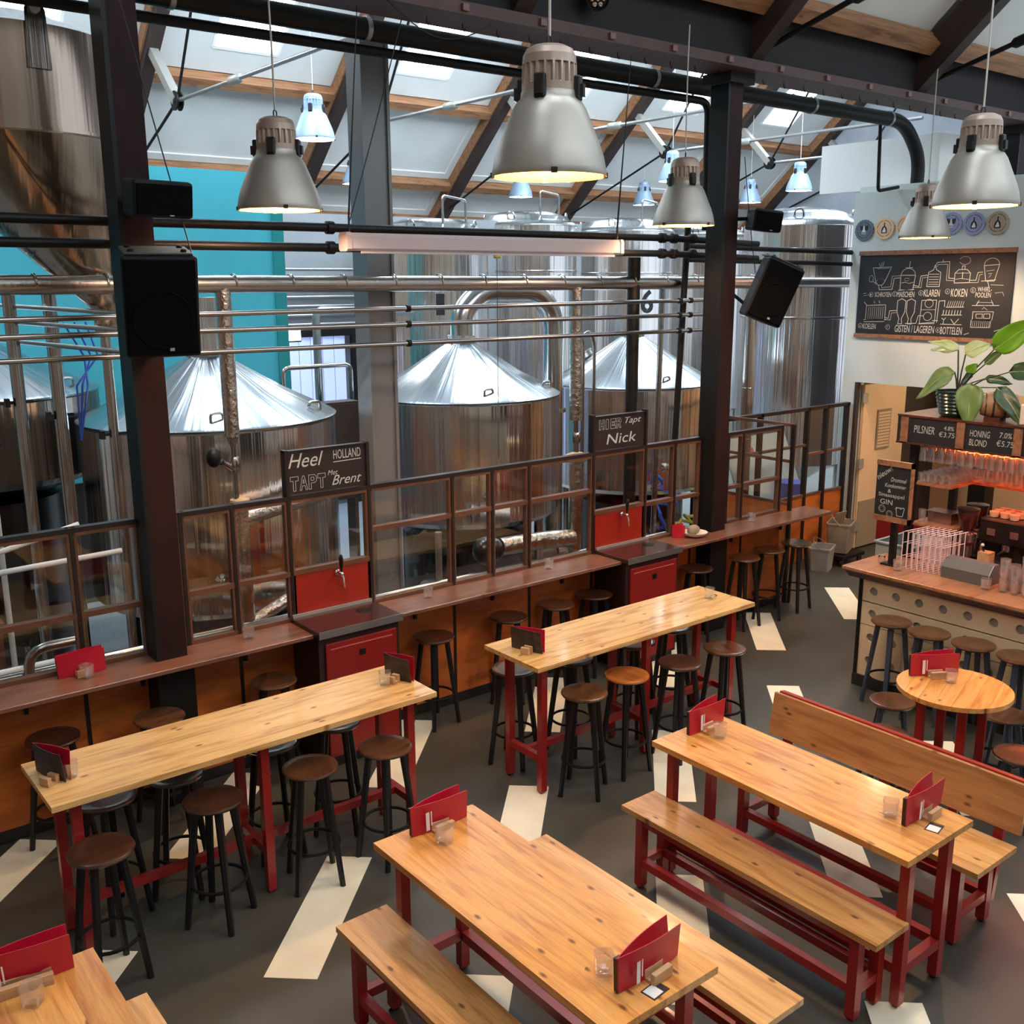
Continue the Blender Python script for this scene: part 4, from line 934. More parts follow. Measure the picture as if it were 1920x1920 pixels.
# ================================================================== TABLES AND BENCHES
_plank = {}
def planks(root, L, W, z, th, n, mt, nm='plank', x_off=0.0, y_off=0.0):
    w = W/n; key = (round(L,3), round(w,4), th, mt)
    for i in range(n):
        loc = (x_off, y_off-W/2+w*(i+0.5), z-th/2)
        if key not in _plank:
            _plank[key] = MB().box(-L/2, L/2, -w/2+0.0001, w/2-0.0001, -th/2, th/2).build(nm, mt, root, loc=loc)
        else: inst(_plank[key], root, loc)
def leg(root, x, y, h, s=0.048, mt='red_paint'):
    m = MB(); c = 0.012
    m.add([V(x-s/2+c,y-s/2+c,0),V(x+s/2-c,y-s/2+c,0),V(x+s/2-c,y+s/2-c,0),V(x-s/2+c,y+s/2-c,0)]+[V(x+a*s/2,y+b*s/2,zz) for zz in (0.02,h) for a,b in ((-1,-1),(1,-1),(1,1),(-1,1))],
          [(3,2,1,0),(0,1,5,4),(1,2,6,5),(2,3,7,6),(3,0,4,7),(4,5,9,8),(5,6,10,9),(6,7,11,10),(7,4,8,11),(8,9,10,11)])
    return m.build('leg', mt, root)
def rail(root, p, q, w=0.04, h=0.045, nm='rail', mt='red_paint'):
    return MB().bar(p, q, w, h, Z).build(nm, mt, root)
def high_table(cx, cy, L, W, label):
    t = empty('high_table', (cx, cy, 0), 0, label, 'table', 'pine high tables')
    z = 0.95; planks(t, L, W, z, 0.03, 7, 'pine_high'); xs = (-L/2+0.13, 0.02, L/2-0.13)
    for x in xs:
        for s in (-1, 1): leg(t, x, s*0.17, z-0.03)
        rail(t, V(x,-0.15,0.25), V(x,0.15,0.25)); rail(t, V(x,-0.15,z-0.055), V(x,0.15,z-0.055), 0.03, 0.05, 'apron')
    for a, b in zip(xs[:-1], xs[1:]): rail(t, V(a+0.02,0,0.25), V(b-0.02,0,0.25))
    return t
high_table(2.09, 5.02, 2.18, 0.565, 'long pine high table on red legs nearest the first tap cabinet')
high_table(4.96, 4.92, 2.15, 0.565, 'long pine high table on red legs nearest the second tap cabinet')
def low_table(cx, cy, L, W, label, mt='pine_low', z=0.83):
    t = empty('low_table', (cx, cy, 0), PI/2, label, 'table', 'pine low tables')
    planks(t, L, W, z, 0.032, 8, mt); a, b = L/2-0.06, W/2-0.115
    for x in (-a, a):
        for y in (-b, b): leg(t, x, y, z-0.032, 0.048)
        rail(t, V(x,-b+0.027,0.2), V(x,b-0.027,0.2), 0.045, 0.05); rail(t, V(x,-b+0.027,z-0.06), V(x,b-0.027,z-0.06), 0.035, 0.055, 'apron')
    for y in (-b, b): rail(t, V(-a+0.027,y,z-0.06), V(a-0.027,y,z-0.06), 0.035, 0.055, 'apron')
    for y in (-b, b): rail(t, V(-a+0.027,y,0.2), V(a-0.027,y,0.2), 0.045, 0.05)
    return t
low_table(2.40, 2.925, 1.56, 0.565, 'orange pine table between two backless benches, with a menu at each end')
low_table(4.165, 2.86, 1.56, 0.565, 'orange pine table beside the bench with a backrest')
low_table(0.60, 2.945, 1.59, 0.56, 'pine table in the bottom corner of the picture under a single red menu')
def bench(cx, cy, L, W, label, back=False, z=0.47):
    t = empty('bench', (cx, cy, 0), PI/2, label, 'bench', 'pine benches with red frames')
    planks(t, L, W, z, 0.03, 1 if not back else 2, 'pine_bench', 'seat_plank'); a, b = L/2-0.12, W/2-0.045
    for x in (-a, a):
        for y in (-b, b): leg(t, x, y, z-0.03, 0.05)
        rail(t, V(x,-b+0.025,0.16), V(x,b-0.025,0.16), 0.042, 0.045)
    for y in (-b, b):
        rail(t, V(-a,y,z-0.055), V(a,y,z-0.055), 0.04, 0.05, 'apron'); rail(t, V(-a+0.025,y,0.16), V(a-0.025,y,0.16), 0.042, 0.045)
    if back:       # local -Y is world +X after the turn
        R = Matrix.Rotation(math.radians(9), 3, 'X'); pv = V(0,-W/2+0.02,z)
        pl = MB().box(-L/2, L/2, -W/2-0.035, -W/2-0.008, z+0.06, z+0.33, R, pv, c=0.003); pl.build('back_plank', 'pine_back', t)
        rr = MB().box(-L/2+0.02, L/2-0.02, -W/2-0.08, -W/2-0.036, z+0.30, z+0.34, R, pv); rr.build('back_rail', 'red_paint', t)
        for x in (-a, 0.0, a): MB().box(x-0.025, x+0.025, -W/2-0.075, -W/2-0.036, z-0.35, z+0.29, R, pv).build('back_post', 'red_paint', t)
    return t
bench(2.055, 2.915, 1.63, 0.27, 'backless pine bench at the table side nearest the corner table')
bench(3.05, 2.915, 1.63, 0.27, 'backless pine bench half hidden by the middle pine table')
bench(3.845, 2.90, 1.60, 0.265, 'backless pine bench standing free between the two orange tables')
bench(0.955, 3.0, 1.66, 0.27, 'backless pine bench beside the corner table, only its end showing')
bench(4.80, 2.90, 1.60, 0.40, 'pine bench with a tall plank backrest and red back rail', True)
# round table
rt_ = empty('round_table', (5.93, 2.98, 0), 0.3, 'round pine table on four red legs in front of the bar', 'table')
m = MB()
n = 7; r = 0.345; w = 2*r/n
for i in range(n):       # boards cut to the circle
    y0, y1 = -r+w*i+0.0006, -r+w*(i+1)-0.0006; pts = []
    for k in range(9):
        y = y0+(y1-y0)*k/8; pts.append((math.sqrt(max(1e-5, r*r-y*y)), y))
    poly = [V(x,y,0.80) for x,y in pts]+[V(-x,y,0.80) for x,y in pts[::-1]]
    MB().prism(poly, V(0,0,0.03)).build('plank', 'pine_low', rt_)
for a in range(4): leg(rt_, math.cos(a*PI/2+0.5)*0.19, math.sin(a*PI/2+0.5)*0.19, 0.80, 0.05)
for a in range(2): rail(rt_, V(math.cos(a*PI/2+0.5)*0.19, math.sin(a*PI/2+0.5)*0.19,0.78), V(-math.cos(a*PI/2+0.5)*0.19, -math.sin(a*PI/2+0.5)*0.19,0.78), 0.035, 0.04, 'brace')
# ------------------------------------------------------------------ stools
def make_stool(h, mt, spread=0.18, legm='stool_leg_paint'):
    t = empty('bar_stool', (0,0,0))
    th = 0.028; prof = [(0.1,h-th-0.004),(0.135,h-th-0.002),(0.15,h-th+0.006),(0.156,h-0.012),(0.152,h-0.003),(0.14,h),(0.1,h-0.003),(0.002,h-0.006)]
    MB().lathe(prof, 32).build('seat', mt, t, smooth=50)
    for k in range(4):
        a = PI/4+k*PI/2; c, s = math.cos(a), math.sin(a)
        MB().tube([V(c*0.095,s*0.095,h-th), V(c*spread,s*spread,0)], [0.022,0.017], 6).build('leg', legm, t, smooth=30)
    zr = 0.235 if h > 0.6 else 0.13
    rr = 0.095+(spread-0.095)*(1-zr/(h-th))-0.008
    MB().tube([V(rr*math.cos(2*PI*i/28), rr*math.sin(2*PI*i/28), zr) for i in range(28)], 0.0095, 6, closed=True).build('foot_ring', 'steel_black', t, smooth=60)
    return t
PROTO = {}
def stool(x, y, label, kind='stool_wood', h=0.71, rz_=None, group='stools at the high tables and counter', legm='stool_leg_paint'):
    key = (kind, h, legm)
    if key not in PROTO: o = PROTO[key] = make_stool(h, kind, legm=legm)
    else: o = copy_tree(PROTO[key])
    o.location = (x, y, 0); o.rotation_euler = (0, 0, random.uniform(0, PI/2) if rz_ is None else rz_)
    return tag(o, label, 'stool', group)
OT = 'stool_wood'; DK = 'stool_wood_dark'; AM = 'stool_wood_amber'
G1 = 'stools under the window counter'
for x, y, lab, k in ((1.34,6.10,'dark wood stool under the counter nearest the red menu',DK), (1.94,5.99,'dark wood stool under the counter in front of the first column',OT),
                     (2.76,6.09,'dark wood stool under the counter beside the first red cabinet',OT), (4.10,6.13,'dark wood stool standing alone just past the first red cabinet',DK),
                     (4.83,6.14,'first of three counter stools before the second red cabinet',DK), (5.34,6.14,'middle of three counter stools before the second red cabinet',OT),
                     (5.78,6.14,'stool tucked against the side of the second red cabinet',DK), (7.07,6.13,'dark stool under the counter between the second cabinet and its column',DK),
                     (7.72,6.09,'first of three stools under the counter end past the second column',OT), (8.15,6.12,'middle of three stools under the counter end past the second column',OT),
                     (8.58,6.11,'last stool under the counter end, nearest the buckets',OT)):
    stool(x, y, lab, k, group=G1)
G2 = 'stools around the first high table'
for x, y, lab, k in ((1.18,4.66,'reddish dark stool at the corner of the first high table, nearest the corner table',DK), (1.79,4.79,'second stool along the open side of the first high table',DK),
                     (2.36,4.80,'third stool along the open side of the first high table',OT), (2.82,4.75,'last stool along the open side of the first high table',OT),
                     (1.36,5.17,'stool pushed under the table end that holds the dark menu',OT), (1.74,5.20,'second stool on the counter side of the first high table',DK),
                     (2.32,5.22,'third stool on the counter side of the first high table',DK), (2.76,5.24,'stool on the counter side of the first high table, facing the red cabinet',DK)):
    stool(x, y, lab, k, group=G2)
G3 = 'stools around the second high table'
for x, y, lab, k in ((4.26,4.61,'first stool along the open side of the second high table',OT), (4.69,4.65,'amber-topped stool along the open side of the second high table',AM),
                     (5.15,4.58,'third stool along the open side of the second high table',DK), (5.62,4.57,'last stool along the open side of the second high table',OT),
                     (4.17,5.24,'stool under the far corner of the second high table by the dark menu',OT), (4.62,5.14,'second stool on the counter side of the second high table',DK),
                     (5.2,5.08,'third stool on the counter side of the second high table',OT), (5.68,5.14,'stool on the counter side of the second high table, facing the red cabinet',DK)):
    stool(x, y, lab, k, group=G3)
for x, y, lab in ((7.11,4.13,'bar stool nearest the free corner of the bar'), (7.09,3.80,'second bar stool from the free corner of the bar'), (7.11,3.46,'third bar stool from the free corner of the bar'), (7.11,3.12,'fourth bar stool along the bar, cut by the picture edge')):
    stool(x, y, lab, OT, group='stools along the bar', legm='stool_leg_slate')
for x, y, lab, k in ((6.24,3.57,'low stool between the round table and the bar',OT), (5.72,3.31,'low stool behind the bench backrest under the round table',OT), (6.62,2.97,'low stool on the bar side of the round table',OT), (6.10,2.61,'low reddish stool of the round table at the picture edge',OT)):
    stool(x, y, lab, k, 0.46, group='low stools around the round table', legm='stool_leg_slate')
# ------------------------------------------------------------------ menus, holders, glasses, cards
def menu(p, q, z, label, front='menu_red', back='menu_red', h=0.15, open_=0.09, printed=True, flip=False):
    p, q = V(p[0],p[1],0), V(q[0],q[1],0); d = q-p; L = d.length
    t = empty('menu', (p.x, p.y, z), math.atan2(d.y, d.x), label, 'menu', 'menus on the tables')
    def cover(a, dz, mt, nm, skew):
        m = MB(); n = 8; vs = []
        for i in range(n+1):
            f = i/n; x = L*f; bulge = 0.012*math.sin(PI*f)
            yy_ = math.sin(a)*x+(bulge if a > 0 else -bulge)
            for zz in (0.002, h):
                lean = zz*0.10*(1 if a > 0 else -1)*f
                vs.append(V(x*math.cos(a)+zz*skew, yy_+lean, zz+(dz*f if zz > 0.01 else 0)))
        fs = [(2*i, 2*i+2, 2*i+3, 2*i+1) for i in range(n)]
        m.add(vs+[v+V(0,0.003,0) for v in vs], fs+[tuple(j+2*n+2 for j in f) for f in fs]+[(0,1,2*n+3,2*n+2),(2*n,2*n+1,4*n+3,4*n+2)]+[(2*i+1,2*i+3,2*n+2*i+5,2*n+2*i+3) for i in range(n)]+[(2*i,2*i+2,2*n+2*i+4,2*n+2*i+2) for i in range(n)])
        return m.build(nm, mt, t, smooth=40)
    f = cover(-0.02, 0.0, front, 'front_cover', -0.05)
    cover(open_, 0.004, back, 'back_cover', -0.05)
    m = MB(); m.prism([V(0.0,-0.001,0.004), V(0.03,0.004,0.004), V(0.03,0.018,0.004), V(0.0,0.02,0.004)], V(-0.006,0.0,h-0.01)); m.build('pages', 'menu_black', t)
    if printed:
        for (x, w, z0, z1) in ((0.2*L, 0.02, 0.025, 0.12), (0.2*L+0.028, 0.006, 0.045, 0.12)):
            m = MB(); y_ = -0.02-0.012*0.7
            m.add([V(x-z0*0.05,y_-0.004,z0), V(x+w-z0*0.05,y_-0.004,z0), V(x+w-z1*0.05,y_-0.007,z1), V(x-z1*0.05,y_-0.007,z1)], [(0,1,2,3)]); m.build('title_print', 'menu_print', t)
    return t
def holder(x, y, z, rot, label, w=0.1):
    t = empty('menu_holder', (x, y, z), rot, label, 'holder', 'wooden menu holders')
    m = MB(); m.box(-w/2, w/2, -0.035, -0.012, 0, 0.045, c=0.002); m.build('block', 'block_wood', t)
    MB().box(-w/2, w/2, -0.012, 0.012, 0, 0.012).build('base', 'block_wood', t)
    MB().box(-w/2, w/2, 0.012, 0.035, 0, 0.045, c=0.002).build('block', 'block_wood', t)
    return t
CUP = None
def cup(x, y, z, label, s=1.0, rz_=None, mt='cup_glass'):
    global CUP
    if CUP is None:
        m = MB(); n = 32; rings = []
        def sh(r, zz, rib):
            q = []
            for i in range(n):
                a = 2*PI*i/n; k = (abs(math.cos(a))**5+abs(math.sin(a))**5)**(-1/5.0); rr = r*k*(1-rib*0.06*(i % 2)); q.append(V(rr*math.cos(a), rr*math.sin(a), zz))
            return q
        rings = [sh(0.024,0.0,0), sh(0.031,0.004,0), sh(0.034,0.02,1), sh(0.036,0.075,1), sh(0.037,0.084,0), sh(0.034,0.084,0), sh(0.031,0.07,0), sh(0.029,0.02,0), sh(0.004,0.016,0)]
        m = loft(rings); m.f.append(tuple(range(n))[::-1]); m.f.append(tuple(range(8*n, 9*n)))
        CUP = m.build('candle_glass', mt, smooth=35)
        o = CUP
    else: o = CUP.copy(); COL.objects.link(o)
    o.location = (x, y, z); o.scale = (s, s, s); o.rotation_euler = (0, 0, random.uniform(0, 1.5) if rz_ is None else rz_)
    return tag(o, label, 'glass', 'square candle glasses')
ZL, ZH = 0.83, 0.95
menu((2.28,3.63), (2.59,3.63), ZL, 'red menu standing at the far end of the middle pine table')
holder(2.43, 3.60, ZL, 0.0, 'wood block holding the menu at the far end of the middle pine table')
cup(2.375, 3.50, ZL, 'square glass in front of the far menu on the middle pine table')
menu((2.28,2.27), (2.61,2.29), ZL, 'red menu standing open at the near end of the middle pine table')
holder(2.46, 2.25, ZL, 0.05, 'wood block holding the near menu on the middle pine table')
cup(2.32, 2.385, ZL, 'square glass behind the near menu on the middle pine table')
menu((4.09,3.55), (4.40,3.57), ZL, 'red menu at the far end of the table with the backrest bench')
holder(4.23, 3.52, ZL, 0.05, 'wood block at the far end of the table with the backrest bench')
cup(4.21, 3.43, ZL, 'square glass beside the far menu, table with the backrest bench')
menu((4.14,2.25), (4.48,2.27), ZL, 'crimson menu at the near end of the table with the backrest bench')
holder(4.32, 2.23, ZL, 0.05, 'wood block at the near end of the table with the backrest bench')
cup(4.175, 2.35, ZL, 'square glass behind the crimson menu near the picture edge')
menu((0.46,3.70), (0.79,3.665), ZL, 'wide red menu on the corner table', h=0.155)
holder(0.60, 3.655, ZL, -0.1, 'long wood block under the menu of the corner table', 0.22)
cup(0.615, 3.545, ZL, 'square ribbed glass in front of the corner table menu')
menu((5.87,3.25), (6.15,3.08), ZL, 'red menu on the round table', open_=0.12)
holder(5.985, 3.135, ZL, -0.55, 'wood block on the round table')
cup(5.975, 3.03, ZL, 'square glass on the round table')
menu((1.44,6.245), (1.72,6.235), 1.0, 'plain red menu on the window counter', printed=False, open_=0.06)
holder(1.56, 6.215, 1.0, 0.0, 'small wood block before the menu on the window counter', 0.05)
cup(1.585, 6.165, 1.0, 'square glass before the red menu on the window counter')
menu((1.045,5.18), (1.13,4.955), ZH, 'dark open menu at the end of the first high table by the frame edge', 'menu_page', 'menu_red', printed=False)
holder(1.06, 4.99, ZH, -1.1, 'wood block with the dark menu on the first high table', 0.06)
cup(1.16, 5.0, ZH, 'square glass behind the dark menu on the first high table')
menu((3.08,5.16), (3.14,4.95), ZH, 'dark open menu at the cabinet end of the first high table', 'menu_page', 'menu_red', printed=False)
holder(3.06, 5.03, ZH, -1.2, 'wood block beside the square glass at the cabinet end of the first high table', 0.05)
cup(3.00, 5.03, ZH, 'square glass at the cabinet end of the first high table')
menu((4.0,5.05), (4.08,4.82), ZH, 'dark open menu with red edge on the second high table', 'menu_page', 'menu_red', printed=False)
holder(4.01, 4.90, ZH, -1.2, 'wood block with the menu on the second high table', 0.06)
cup(5.85, 4.93, ZH, 'square glass at the end of the second high table')
for i, (x, y, lab) in enumerate(((2.65,6.2,'square glass on the counter behind the first tap cabinet stool'), (4.09,6.18,'square glass on the counter at the foot of the grey column'), (5.31,6.2,'square glass on the counter before the second tap cabinet'), (7.97,6.22,'square glass on the counter end past the second column'))): cup(x, y, 1.0, lab)
def card(x, y, z, rot, label, w=0.09, h=0.065):
    t = empty('table_card', (x, y, z), rot, label, 'card', 'small cards on the tables')
    MB().box(-w/2, w/2, -h/2, h/2, 0, 0.002).build('card', 'card_dark', t)
    MB().box(-w/2+0.006, w/2-0.03, -h/2+0.006, h/2-0.006, 0.002, 0.0026).build('print', 'card_white', t)
    return t
card(2.40, 2.20, ZL, 0.1, 'dark card with pale print before the near menu, middle pine table')
card(4.24, 2.16, ZL, 0.2, 'dark card before the crimson menu near the picture edge')
card(5.93, 4.95, ZH, 0.4, 'tiny dark card beside the glass on the second high table', 0.05, 0.04)
tag(MB().lathe([(0.022,0),(0.022,0.05),(0.018,0.055)], 14).build('small_bottle', 'cup_glass', loc=(2.43, 2.72, 0.0), smooth=40), 'small clear bottle standing on the floor under the middle pine table', 'bottle')
# napkin and ashtray still life on the counter
menu((6.88,6.27), (6.98,6.2), 1.0, 'small red menu on the counter beside the second cabinet', printed=False, h=0.12, open_=0.3)
nb = empty('stone_bowl', (7.08, 6.17, 1.0), 0, 'pale shell bowl with a grey stone on the counter by the second column', 'bowl')
MB().lathe([(0.05,0),(0.1,0.02),(0.12,0.045),(0.115,0.045),(0.09,0.02),(0.002,0.012)], 20).build('bowl', 'box_cream', nb, smooth=50)
MB().ball(V(0,0.02,0.06), 0.07, 9, 6, (1.1,0.7,0.7)).build('stone', 'bucket_stained', nb, smooth=30)
# ================================================================== TAP CABINETS, TAPS, SIGNS ON THE PARTITION
def tap_cabinet(x0, x1, which):
    c = empty('tap_cabinet', ((x0+x1)/2, 6.13, 0), label='red tap cabinet with a dark drip top, %s along the counter' % which, cat='cabinet', group='tap cabinets')
    MB().box(x0, x1, 5.94, YP-0.03, 0.06, 0.985).build('body', 'cabinet_dark', c, world=True)
    MB().box(x0+0.02, x1-0.02, 5.96, YP-0.05, 0, 0.06).build('plinth', 'plinth', c, world=True)
    d = MB().box(x0+0.045, x1-0.03, 5.92, 5.94, 0.09, 0.93, c=0.004).build('door', 'cabinet_red', c, world=True)
    MB().box(x0+0.08, x1-0.07, 5.915, 5.92, 0.885, 0.892).build('groove', 'groove_pink', d, world=True)
    MB().box((x0+x1)/2-0.012, (x0+x1)/2+0.03, 5.912, 5.92, 0.80, 0.84).build('latch', 'steel_black', d, world=True)
    MB().box(x0-0.012, x1+0.012, 5.90, YP-0.03, 0.985, 1.03, c=0.004).build('top', 'drip_top', c, world=True)
    MB().box(x0-0.012, x1+0.012, 5.894, 5.90, 0.985, 1.036).build('steel_edge', 'zinc_rod', c, world=True); MB().box(x0, x1, YP-0.05, YP-0.03, 1.03, 1.05).build('upstand', 'zinc_strut', c, world=True)
    MB().lathe([(0.055,0),(0.055,0.002),(0.045,0.003),(0.002,0.003)], 24, V(x1-0.16,6.15,1.03)).build('drain', 'steel_black', c, world=True, smooth=30)
    return c
tap_cabinet(3.03, 3.67, 'first'); tap_cabinet(5.95, 6.60, 'second')
def beer_tap(x, z, label):
    t = empty('beer_tap', (x, YP-0.03, z), label=label, cat='tap', group='beer taps')
    MB().lathe([(0.022,0),(0.022,0.012),(0.012,0.02),(0.012,0.06)], 16, V(0,0,0), ax=V(0,-1,0)).build('shank', 'chrome', t, smooth=40)
    m = MB(); m.ball(V(0,-0.07,0), 0.018, 12, 8); m.tube([V(0,-0.07,0), V(0.004,-0.085,-0.03), V(0.008,-0.09,-0.1)], [0.012,0.01,0.007], 10); m.build('spout', 'chrome', t, smooth=50)
    MB().lathe([(0.006,0),(0.008,0.02),(0.014,0.06),(0.016,0.11),(0.011,0.135),(0.002,0.14)], 14, V(0,-0.07,0.012), ax=V(-0.08,-0.12,1)).build('handle', 'steel_black', t, smooth=50)
    return t
beer_tap(3.40, 1.30, 'chrome beer tap with black handle on the first red panel'); beer_tap(6.26, 1.31, 'chrome beer tap with black handle on the second red panel')
def chalk_sign(x0, x1, z0, z1, label):
    s = empty('chalk_sign', ((x0+x1)/2, YP, z0), label=label, cat='sign', group='chalk signs on the partition')
    MB().box(x0+0.012, x1-0.012, YP-0.012, YP+0.012, z0, z1-0.008).build('board', 'chalkboard_brown', s, world=True)
    for a, b, c, d in ((x0, x0+0.014, z0, z1), (x1-0.014, x1, z0, z1), (x0, x1, z1-0.01, z1)): MB().box(a, b, YP-0.025, YP+0.025, c, d).build('frame', 'frame_steel_dark', s, world=True)
    return s
s = chalk_sign(3.035, 3.695, 1.905, 2.215, 'brown chalk sign reading Heel Holland tapt, above the first tap')
N = V(0,-0.0145,0)
def chalk(parent, txt, x, z, w, h, shear=0.0, Yp=YP):
    return text_shape(txt, V(x, Yp, z), X, Z, N, w, h, shear).build('chalk_lettering', 'chalk', parent, world=True, fix=False)
chalk(s, 'Heel', 3.07, 2.09, 0.27, 0.10, 0.35); chalk(s, 'HOLLAND', 3.42, 2.12, 0.22, 0.065); MB().ribbon([(3.42,2.10),(3.64,2.105)], 0.006, X, Z, N, V(0,YP,0)).build('chalk_line', 'chalk', s, world=True)
chalk(s, 'Met', 3.37, 2.01, 0.08, 0.035, 0.3); chalk(s, 'Brent', 3.40, 1.935, 0.24, 0.07, 0.4)
def outline_letters(parent, strokes, w):
    m = MB()
    for st in strokes: m.ribbon(st, w, X, Z, N, V(0,YP,0))
    return m.build('chalk_lettering', 'chalk', parent, world=True)
def block(ch, x, z, w, h, t):
    o = []
    if ch == 'T': o = [[(0,1),(1,1),(1,1-t),(.5+t/2,1-t),(.5+t/2,0),(.5-t/2,0),(.5-t/2,1-t),(0,1-t),(0,1)]]
    if ch == 'A': o = [[(0,0),(.4,1),(.6,1),(1,0),(.78,0),(.66,.3),(.34,.3),(.22,0),(0,0)], [(.4,.48),(.5,.75),(.6,.48),(.4,.48)]]
    if ch == 'P': o = [[(0,0),(0,1),(.75,1),(1,.85),(1,.55),(.75,.42),(t,.42),(t,0),(0,0)], [(.3,.6),(.3,.82),(.65,.82),(.7,.7),(.65,.6),(.3,.6)]]
    if ch == 'H': o = [[(0,0),(0,1),(t,1),(t,.6),(1-t,.6),(1-t,1),(1,1),(1,0),(1-t,0),(1-t,.4),(t,.4),(t,0),(0,0)]]
    if ch == 'I': o = [[(.2,0),(.2,1),(.7,1),(.7,0),(.2,0)]]
    if ch == 'E': o = [[(0,0),(0,1),(1,1),(1,1-t),(t,1-t),(t,.6),(.8,.6),(.8,.4),(t,.4),(t,t),(1,t),(1,0),(0,0)]]
    if ch == 'R': o = [[(0,0),(0,1),(.8,1),(1,.8),(1,.6),(.7,.45),(1,0),(.7,0),(.45,.4),(t,.4),(t,0),(0,0)], [(.3,.62),(.3,.82),(.65,.82),(.65,.62),(.3,.62)]]
    return [[(x+a*w, z+b*h) for a, b in st] for st in o]
st = []
for i, ch in enumerate('TAPT'): st += block(ch, 3.08+0.07*i, 1.93, 0.06, 0.10, 0.3)
outline_letters(s, st, 0.0035)
s = chalk_sign(5.92, 6.56, 1.905, 2.205, 'brown chalk sign reading Hier tapt Nick, above the second tap')
st = []
for i, ch in enumerate('HIER'): st += block(ch, 5.99+0.068*i, 2.085, 0.058, 0.085, 0.3)
outline_letters(s, st, 0.0035)
chalk(s, 'Tapt', 6.30, 2.10, 0.20, 0.07, 0.35); chalk(s, 'Nick', 6.08, 1.95, 0.36, 0.09, 0.15)
# ================================================================== BAR
bar = empty('bar', (7.5, 3.0, 0), label='bar front of pale board with round holes', cat='bar')
m = MB(); BX = 7.296; cs = 0.2
def cell(y, z, hole=True, y1=None, z1=None):
    y1 = y+cs if y1 is None else y1; z1 = z+cs if z1 is None else z1
    if not hole: m.add([V(BX,y,z),V(BX,y1,z),V(BX,y1,z1),V(BX,y,z1)], [(0,1,2,3)]); return
    n = 24; cy, cz, r = (y+y1)/2, (z+z1)/2, 0.036; o = []; q = []; b = []
    for i in range(n):
        a = 2*PI*i/n+PI/4; k = min(1/max(1e-6,abs(math.cos(a))), 1/max(1e-6,abs(math.sin(a))))
        o.append(V(BX, cy+math.cos(a)*k*(y1-y)/2, cz+math.sin(a)*k*(z1-z)/2)); q.append(V(BX, cy+r*math.cos(a), cz+r*math.sin(a))); b.append(V(BX+0.018, cy+r*math.cos(a), cz+r*math.sin(a)))
    m.add(o+q+b, [(i,(i+1)%n,n+(i+1)%n,n+i) for i in range(n)]+[(n+i,n+(i+1)%n,2*n+(i+1)%n,2*n+i) for i in range(n)])
for i in range(12):
    y = 4.318-0.2*i
    for zz in (0.14, 0.34, 0.545, 0.738): cell(y, zz)
m.add([V(BX,2.118,0.938),V(BX,4.518,0.938),V(BX,4.518,0.97),V(BX,2.118,0.97)], [(0,1,2,3)]); m.add([V(BX,2.118,0.0),V(BX,4.518,0.0),V(BX,4.518,0.14),V(BX,2.118,0.14)], [(0,1,2,3)])
m.build('front_panel', 'bar_panel', bar, world=True)
MB().box(BX+0.018, BX+0.04, 2.1, 4.518, 0.0, 0.97).build('backing_board', 'hole_grey', bar, world=True)
MB().box(BX-0.01, BX+0.42, 4.518, 4.55, 0.0, 0.97).build('end_panel', 'steel_black', bar, world=True)
MB().box(BX-0.02, BX, 2.1, 4.55, 0.0, 0.1).build('plinth', 'plinth', bar, world=True)
bt = empty('bar_counter', (7.5, 3.0, 0.97), label='brown wooden bar top with a stepped dark edge', cat='worktop')
pf = [(7.19,1.03),(7.19,1.005),(7.215,0.985),(7.225,0.97),(7.25,0.955),(7.262,0.935),(7.29,0.93),(7.29,1.005),(7.78,1.005),(7.78,1.03)]
MB().prism([V(a,4.64,b) for a, b in pf[:8]]+[V(7.29,4.64,1.03)], V(0,-2.6,0)).build('edge_moulding', 'bar_edge_wood', bt, world=True)
MB().box(7.185, 7.82, 2.05, 4.66, 1.005, 1.032, c=0.003).build('board', 'bar_wood', bt, world=True)
MB().prism([V(7.29,4.64,0.93), V(7.29,4.66,1.005), V(7.82,4.66,1.005), V(7.82,4.60,0.93)], V(0,-0.04,0)).build('end_moulding', 'bar_edge_wood', bt, world=True)
BZ = 1.032
cup(7.40, 4.28, BZ, 'square glass on the bar corner', 1.05, 0.2); cup(7.45, 3.58, BZ, 'square glass before the grey box on the bar', 1.0, 0.3)
j = empty('spice_jar', (7.50, 4.49, BZ), label='small clip-top jar on the bar corner', cat='jar')
MB().lathe([(0.028,0),(0.032,0.01),(0.032,0.05),(0.026,0.055)], 16).build('jar', 'bar_glass', j, smooth=40); MB().lathe([(0.03,0.055),(0.03,0.07),(0.002,0.072)], 16).build('lid', 'chrome', j, smooth=40)
# chalk sign on its post
ns = empty('post_sign', (7.50, 4.40, BZ), label='wood-framed chalk sign for gin on a black post at the bar corner', cat='sign')
MB().box(7.49, 7.53, 4.38, 4.43, BZ, 1.42).build('post', 'steel_black', ns, world=True); MB().box(7.46, 7.56, 4.33, 4.48, BZ, BZ+0.012).build('foot', 'steel_black', ns, world=True)
MB().box(7.475, 7.49, 4.27, 4.58, 1.42, 1.90).build('board', 'chalkboard', ns, world=True)
for a, b_, c, d in ((4.26,4.58,1.86,1.905),(4.26,4.58,1.40,1.445),(4.26,4.275,1.40,1.905)): MB().box(7.465, 7.50, a, b_, c, d).build('frame', 'frame_wood', ns, world=True)
def chalk_x(parent, txt, xp, y, z, w, h, shear=0.0, mt='chalk', rot=0.0):
    U, Vv = V(0,-math.cos(rot),math.sin(rot)), V(0,math.sin(rot),math.cos(rot))
    return text_shape(txt, V(xp, y, z), U, Vv, V(-0.002,0,0), w, h, shear).build('chalk_lettering', mt, parent, world=True, fix=False)
